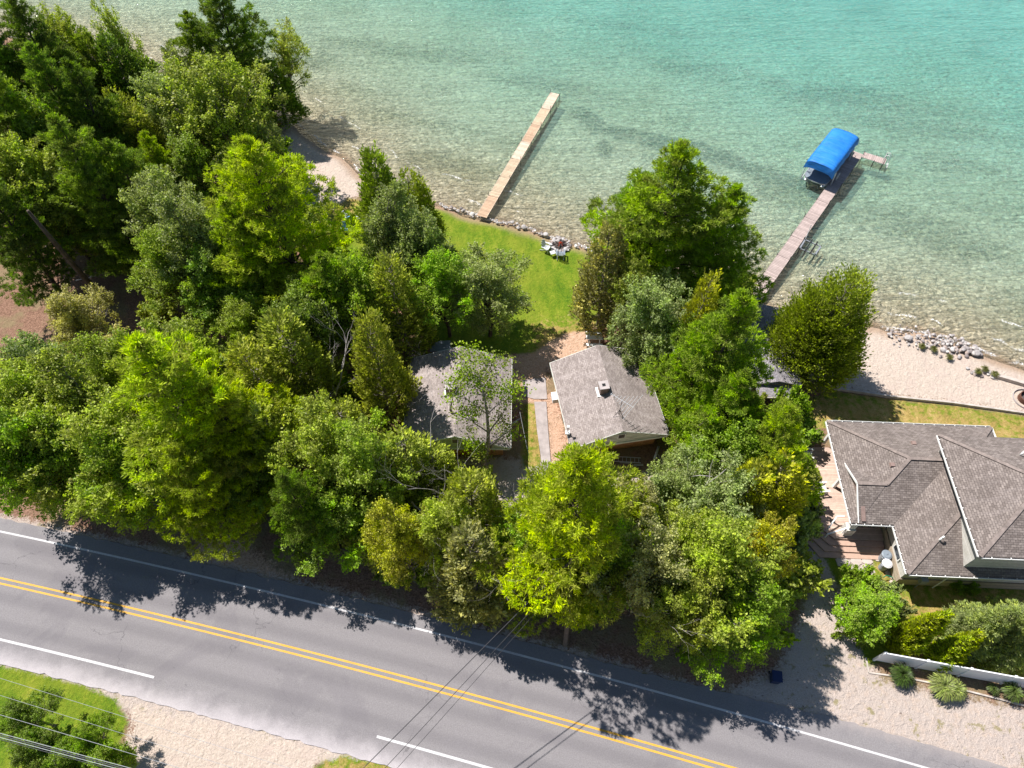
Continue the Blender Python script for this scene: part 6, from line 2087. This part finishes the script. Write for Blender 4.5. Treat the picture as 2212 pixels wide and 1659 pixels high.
# ornamental grasses
def grass_clump(x, y, h, r_, col, label, n=520, seed=1):
    g = np.random.default_rng(seed); p = at(x, y)
    segs = 4
    az = g.uniform(0, 6.283, n); reach = g.uniform(.3, 1.0, n) * r_; hh = g.uniform(.6, 1.0, n) * h
    P_ = []
    for k in range(segs + 1):
        f = k / segs
        rr = reach * f ** 1.3; z = hh * np.sin(f * 2.3) / np.sin(1.57) * .9
        P_.append(np.stack([rr * np.cos(az), rr * np.sin(az), z + .02], 1))
    C_, A_, B_ = [], [], []
    sd = np.stack([-np.sin(az), np.cos(az), np.zeros(n)], 1)
    for k in range(segs):
        c = (P_[k] + P_[k + 1]) / 2; C_.append(c); A_.append((P_[k + 1] - P_[k]) * .62); B_.append(sd * .022)
    me = leaf_mesh('blades', np.concatenate(C_), np.concatenate(A_), np.concatenate(B_), np.tile(g.random(n), segs), np.tile(g.random(n), segs), M['leaf'])
    o = bpy.data.objects.new('ornamental_grass', me); C.objects.link(o); o.location = p; o.color = (*col, 1)
    tag(o, label, 'plant')


grass_clump(2027, 1488, 1.25, 1.0, (.34, .40, .14), 'striped pale ornamental grass before the white fence, the largest clump', 900, 1)
grass_clump(2052, 1492, 1.1, .8, (.34, .40, .14), 'striped pale ornamental grass overlapping the largest clump on its right', 600, 2)
grass_clump(1938, 1463, 1.3, .85, (.10, .16, .04), 'dark green ornamental grass nearest the end of the white fence', 600, 3)
grass_clump(2176, 1498, 1.1, .75, (.15, .21, .06), 'green ornamental grass before the white fence, farthest right', 500, 4)
grass_clump(2140, 1492, .6, .45, (.12, .17, .05), 'small green grass tuft in the fence shade', 260, 5)
grass_clump(1960, 1470, .5, .4, (.25, .28, .2), 'low pale-flowered tuft beside the dark ornamental grass', 200, 6)
for k, (x, y) in enumerate(((2015, 758), (2048, 775), (1990, 752), (2110, 806), (2125, 800), (2146, 812))):
    grass_clump(x, y, .45, .4, (.16, .17, .05), ('weed tuft growing among the stones of the heap', 'brownish weed tuft at the foot of the heap', 'weed tuft at the thin left end of the heap', 'weed tuft on the sand before the shore wall', 'weed tuft among the small white stones', 'weed tuft at the start of the shore wall')[k], 160, 20 + k)

# understory between the trees
ur = random.Random(77)
spots = []
zones = [px((-40, 60), (240, 150), (560, 260), (720, 560), (700, 800), (880, 960), (640, 1160), (300, 1130), (-60, 1080)),
         px((1420, 620), (1640, 640), (1690, 880), (1740, 1000), (1720, 1330), (1560, 1430), (1440, 1330), (1500, 1080), (1470, 820)),
         px((640, 1080), (1000, 1100), (1200, 1250), (1360, 1300), (1300, 1330), (900, 1260), (680, 1180))]
clear = px((-60, 540), (200, 560), (270, 690), (120, 760), (-80, 700))
bank = px((400, 1110), (640, 1140), (650, 1280), (400, 1240))
Z = []
for zi, zp in enumerate(zones):
    zp_ = np.array(zp); lo = zp_.min(0); hi = zp_.max(0); k = 0; tries = 0
    while k < (52, 34, 22)[zi] and tries < 4000:
        tries += 1
        q = np.array([[ur.uniform(lo[0], hi[0]), ur.uniform(lo[1], hi[1])]])
        if poly_sd(q, zp)[0] < .3 or poly_sd(q, clear)[0] > -.5 or poly_sd(q, bank)[0] > -.5: continue
        if q[0][1] - road_y(q[0][0]) < 6.0: continue
        if abs(q[0][0] - 20.8) < 3.6 and abs(q[0][1] - 35) < 6.2: continue
        if any((q[0][0] - a) ** 2 + (q[0][1] - b) ** 2 < 1.7 ** 2 for a, b in Z): continue
        Z.append(tuple(q[0])); k += 1
for i, (a, b) in enumerate(Z):
    tm, cm = variants('U')[i % 4]
    s = ur.uniform(.9, 1.5); hh = ur.uniform(1.0, 2.0)
    root = empty('shrub', (a, b, -.05), ur.uniform(0, 6.28), 'undergrowth bush in the gaps under the trees', 'shrub', 'undergrowth bushes under the trees')
    root.scale = (s, s, hh)
    to = bpy.data.objects.new('stem', tm); C.objects.link(to); to.parent = root
    co = bpy.data.objects.new('foliage', cm); C.objects.link(co); co.parent = root
    c = TINT[ur.choice(('green', 'deep', 'mid', 'grey', 'olive'))]; co.color = (*c, 1)
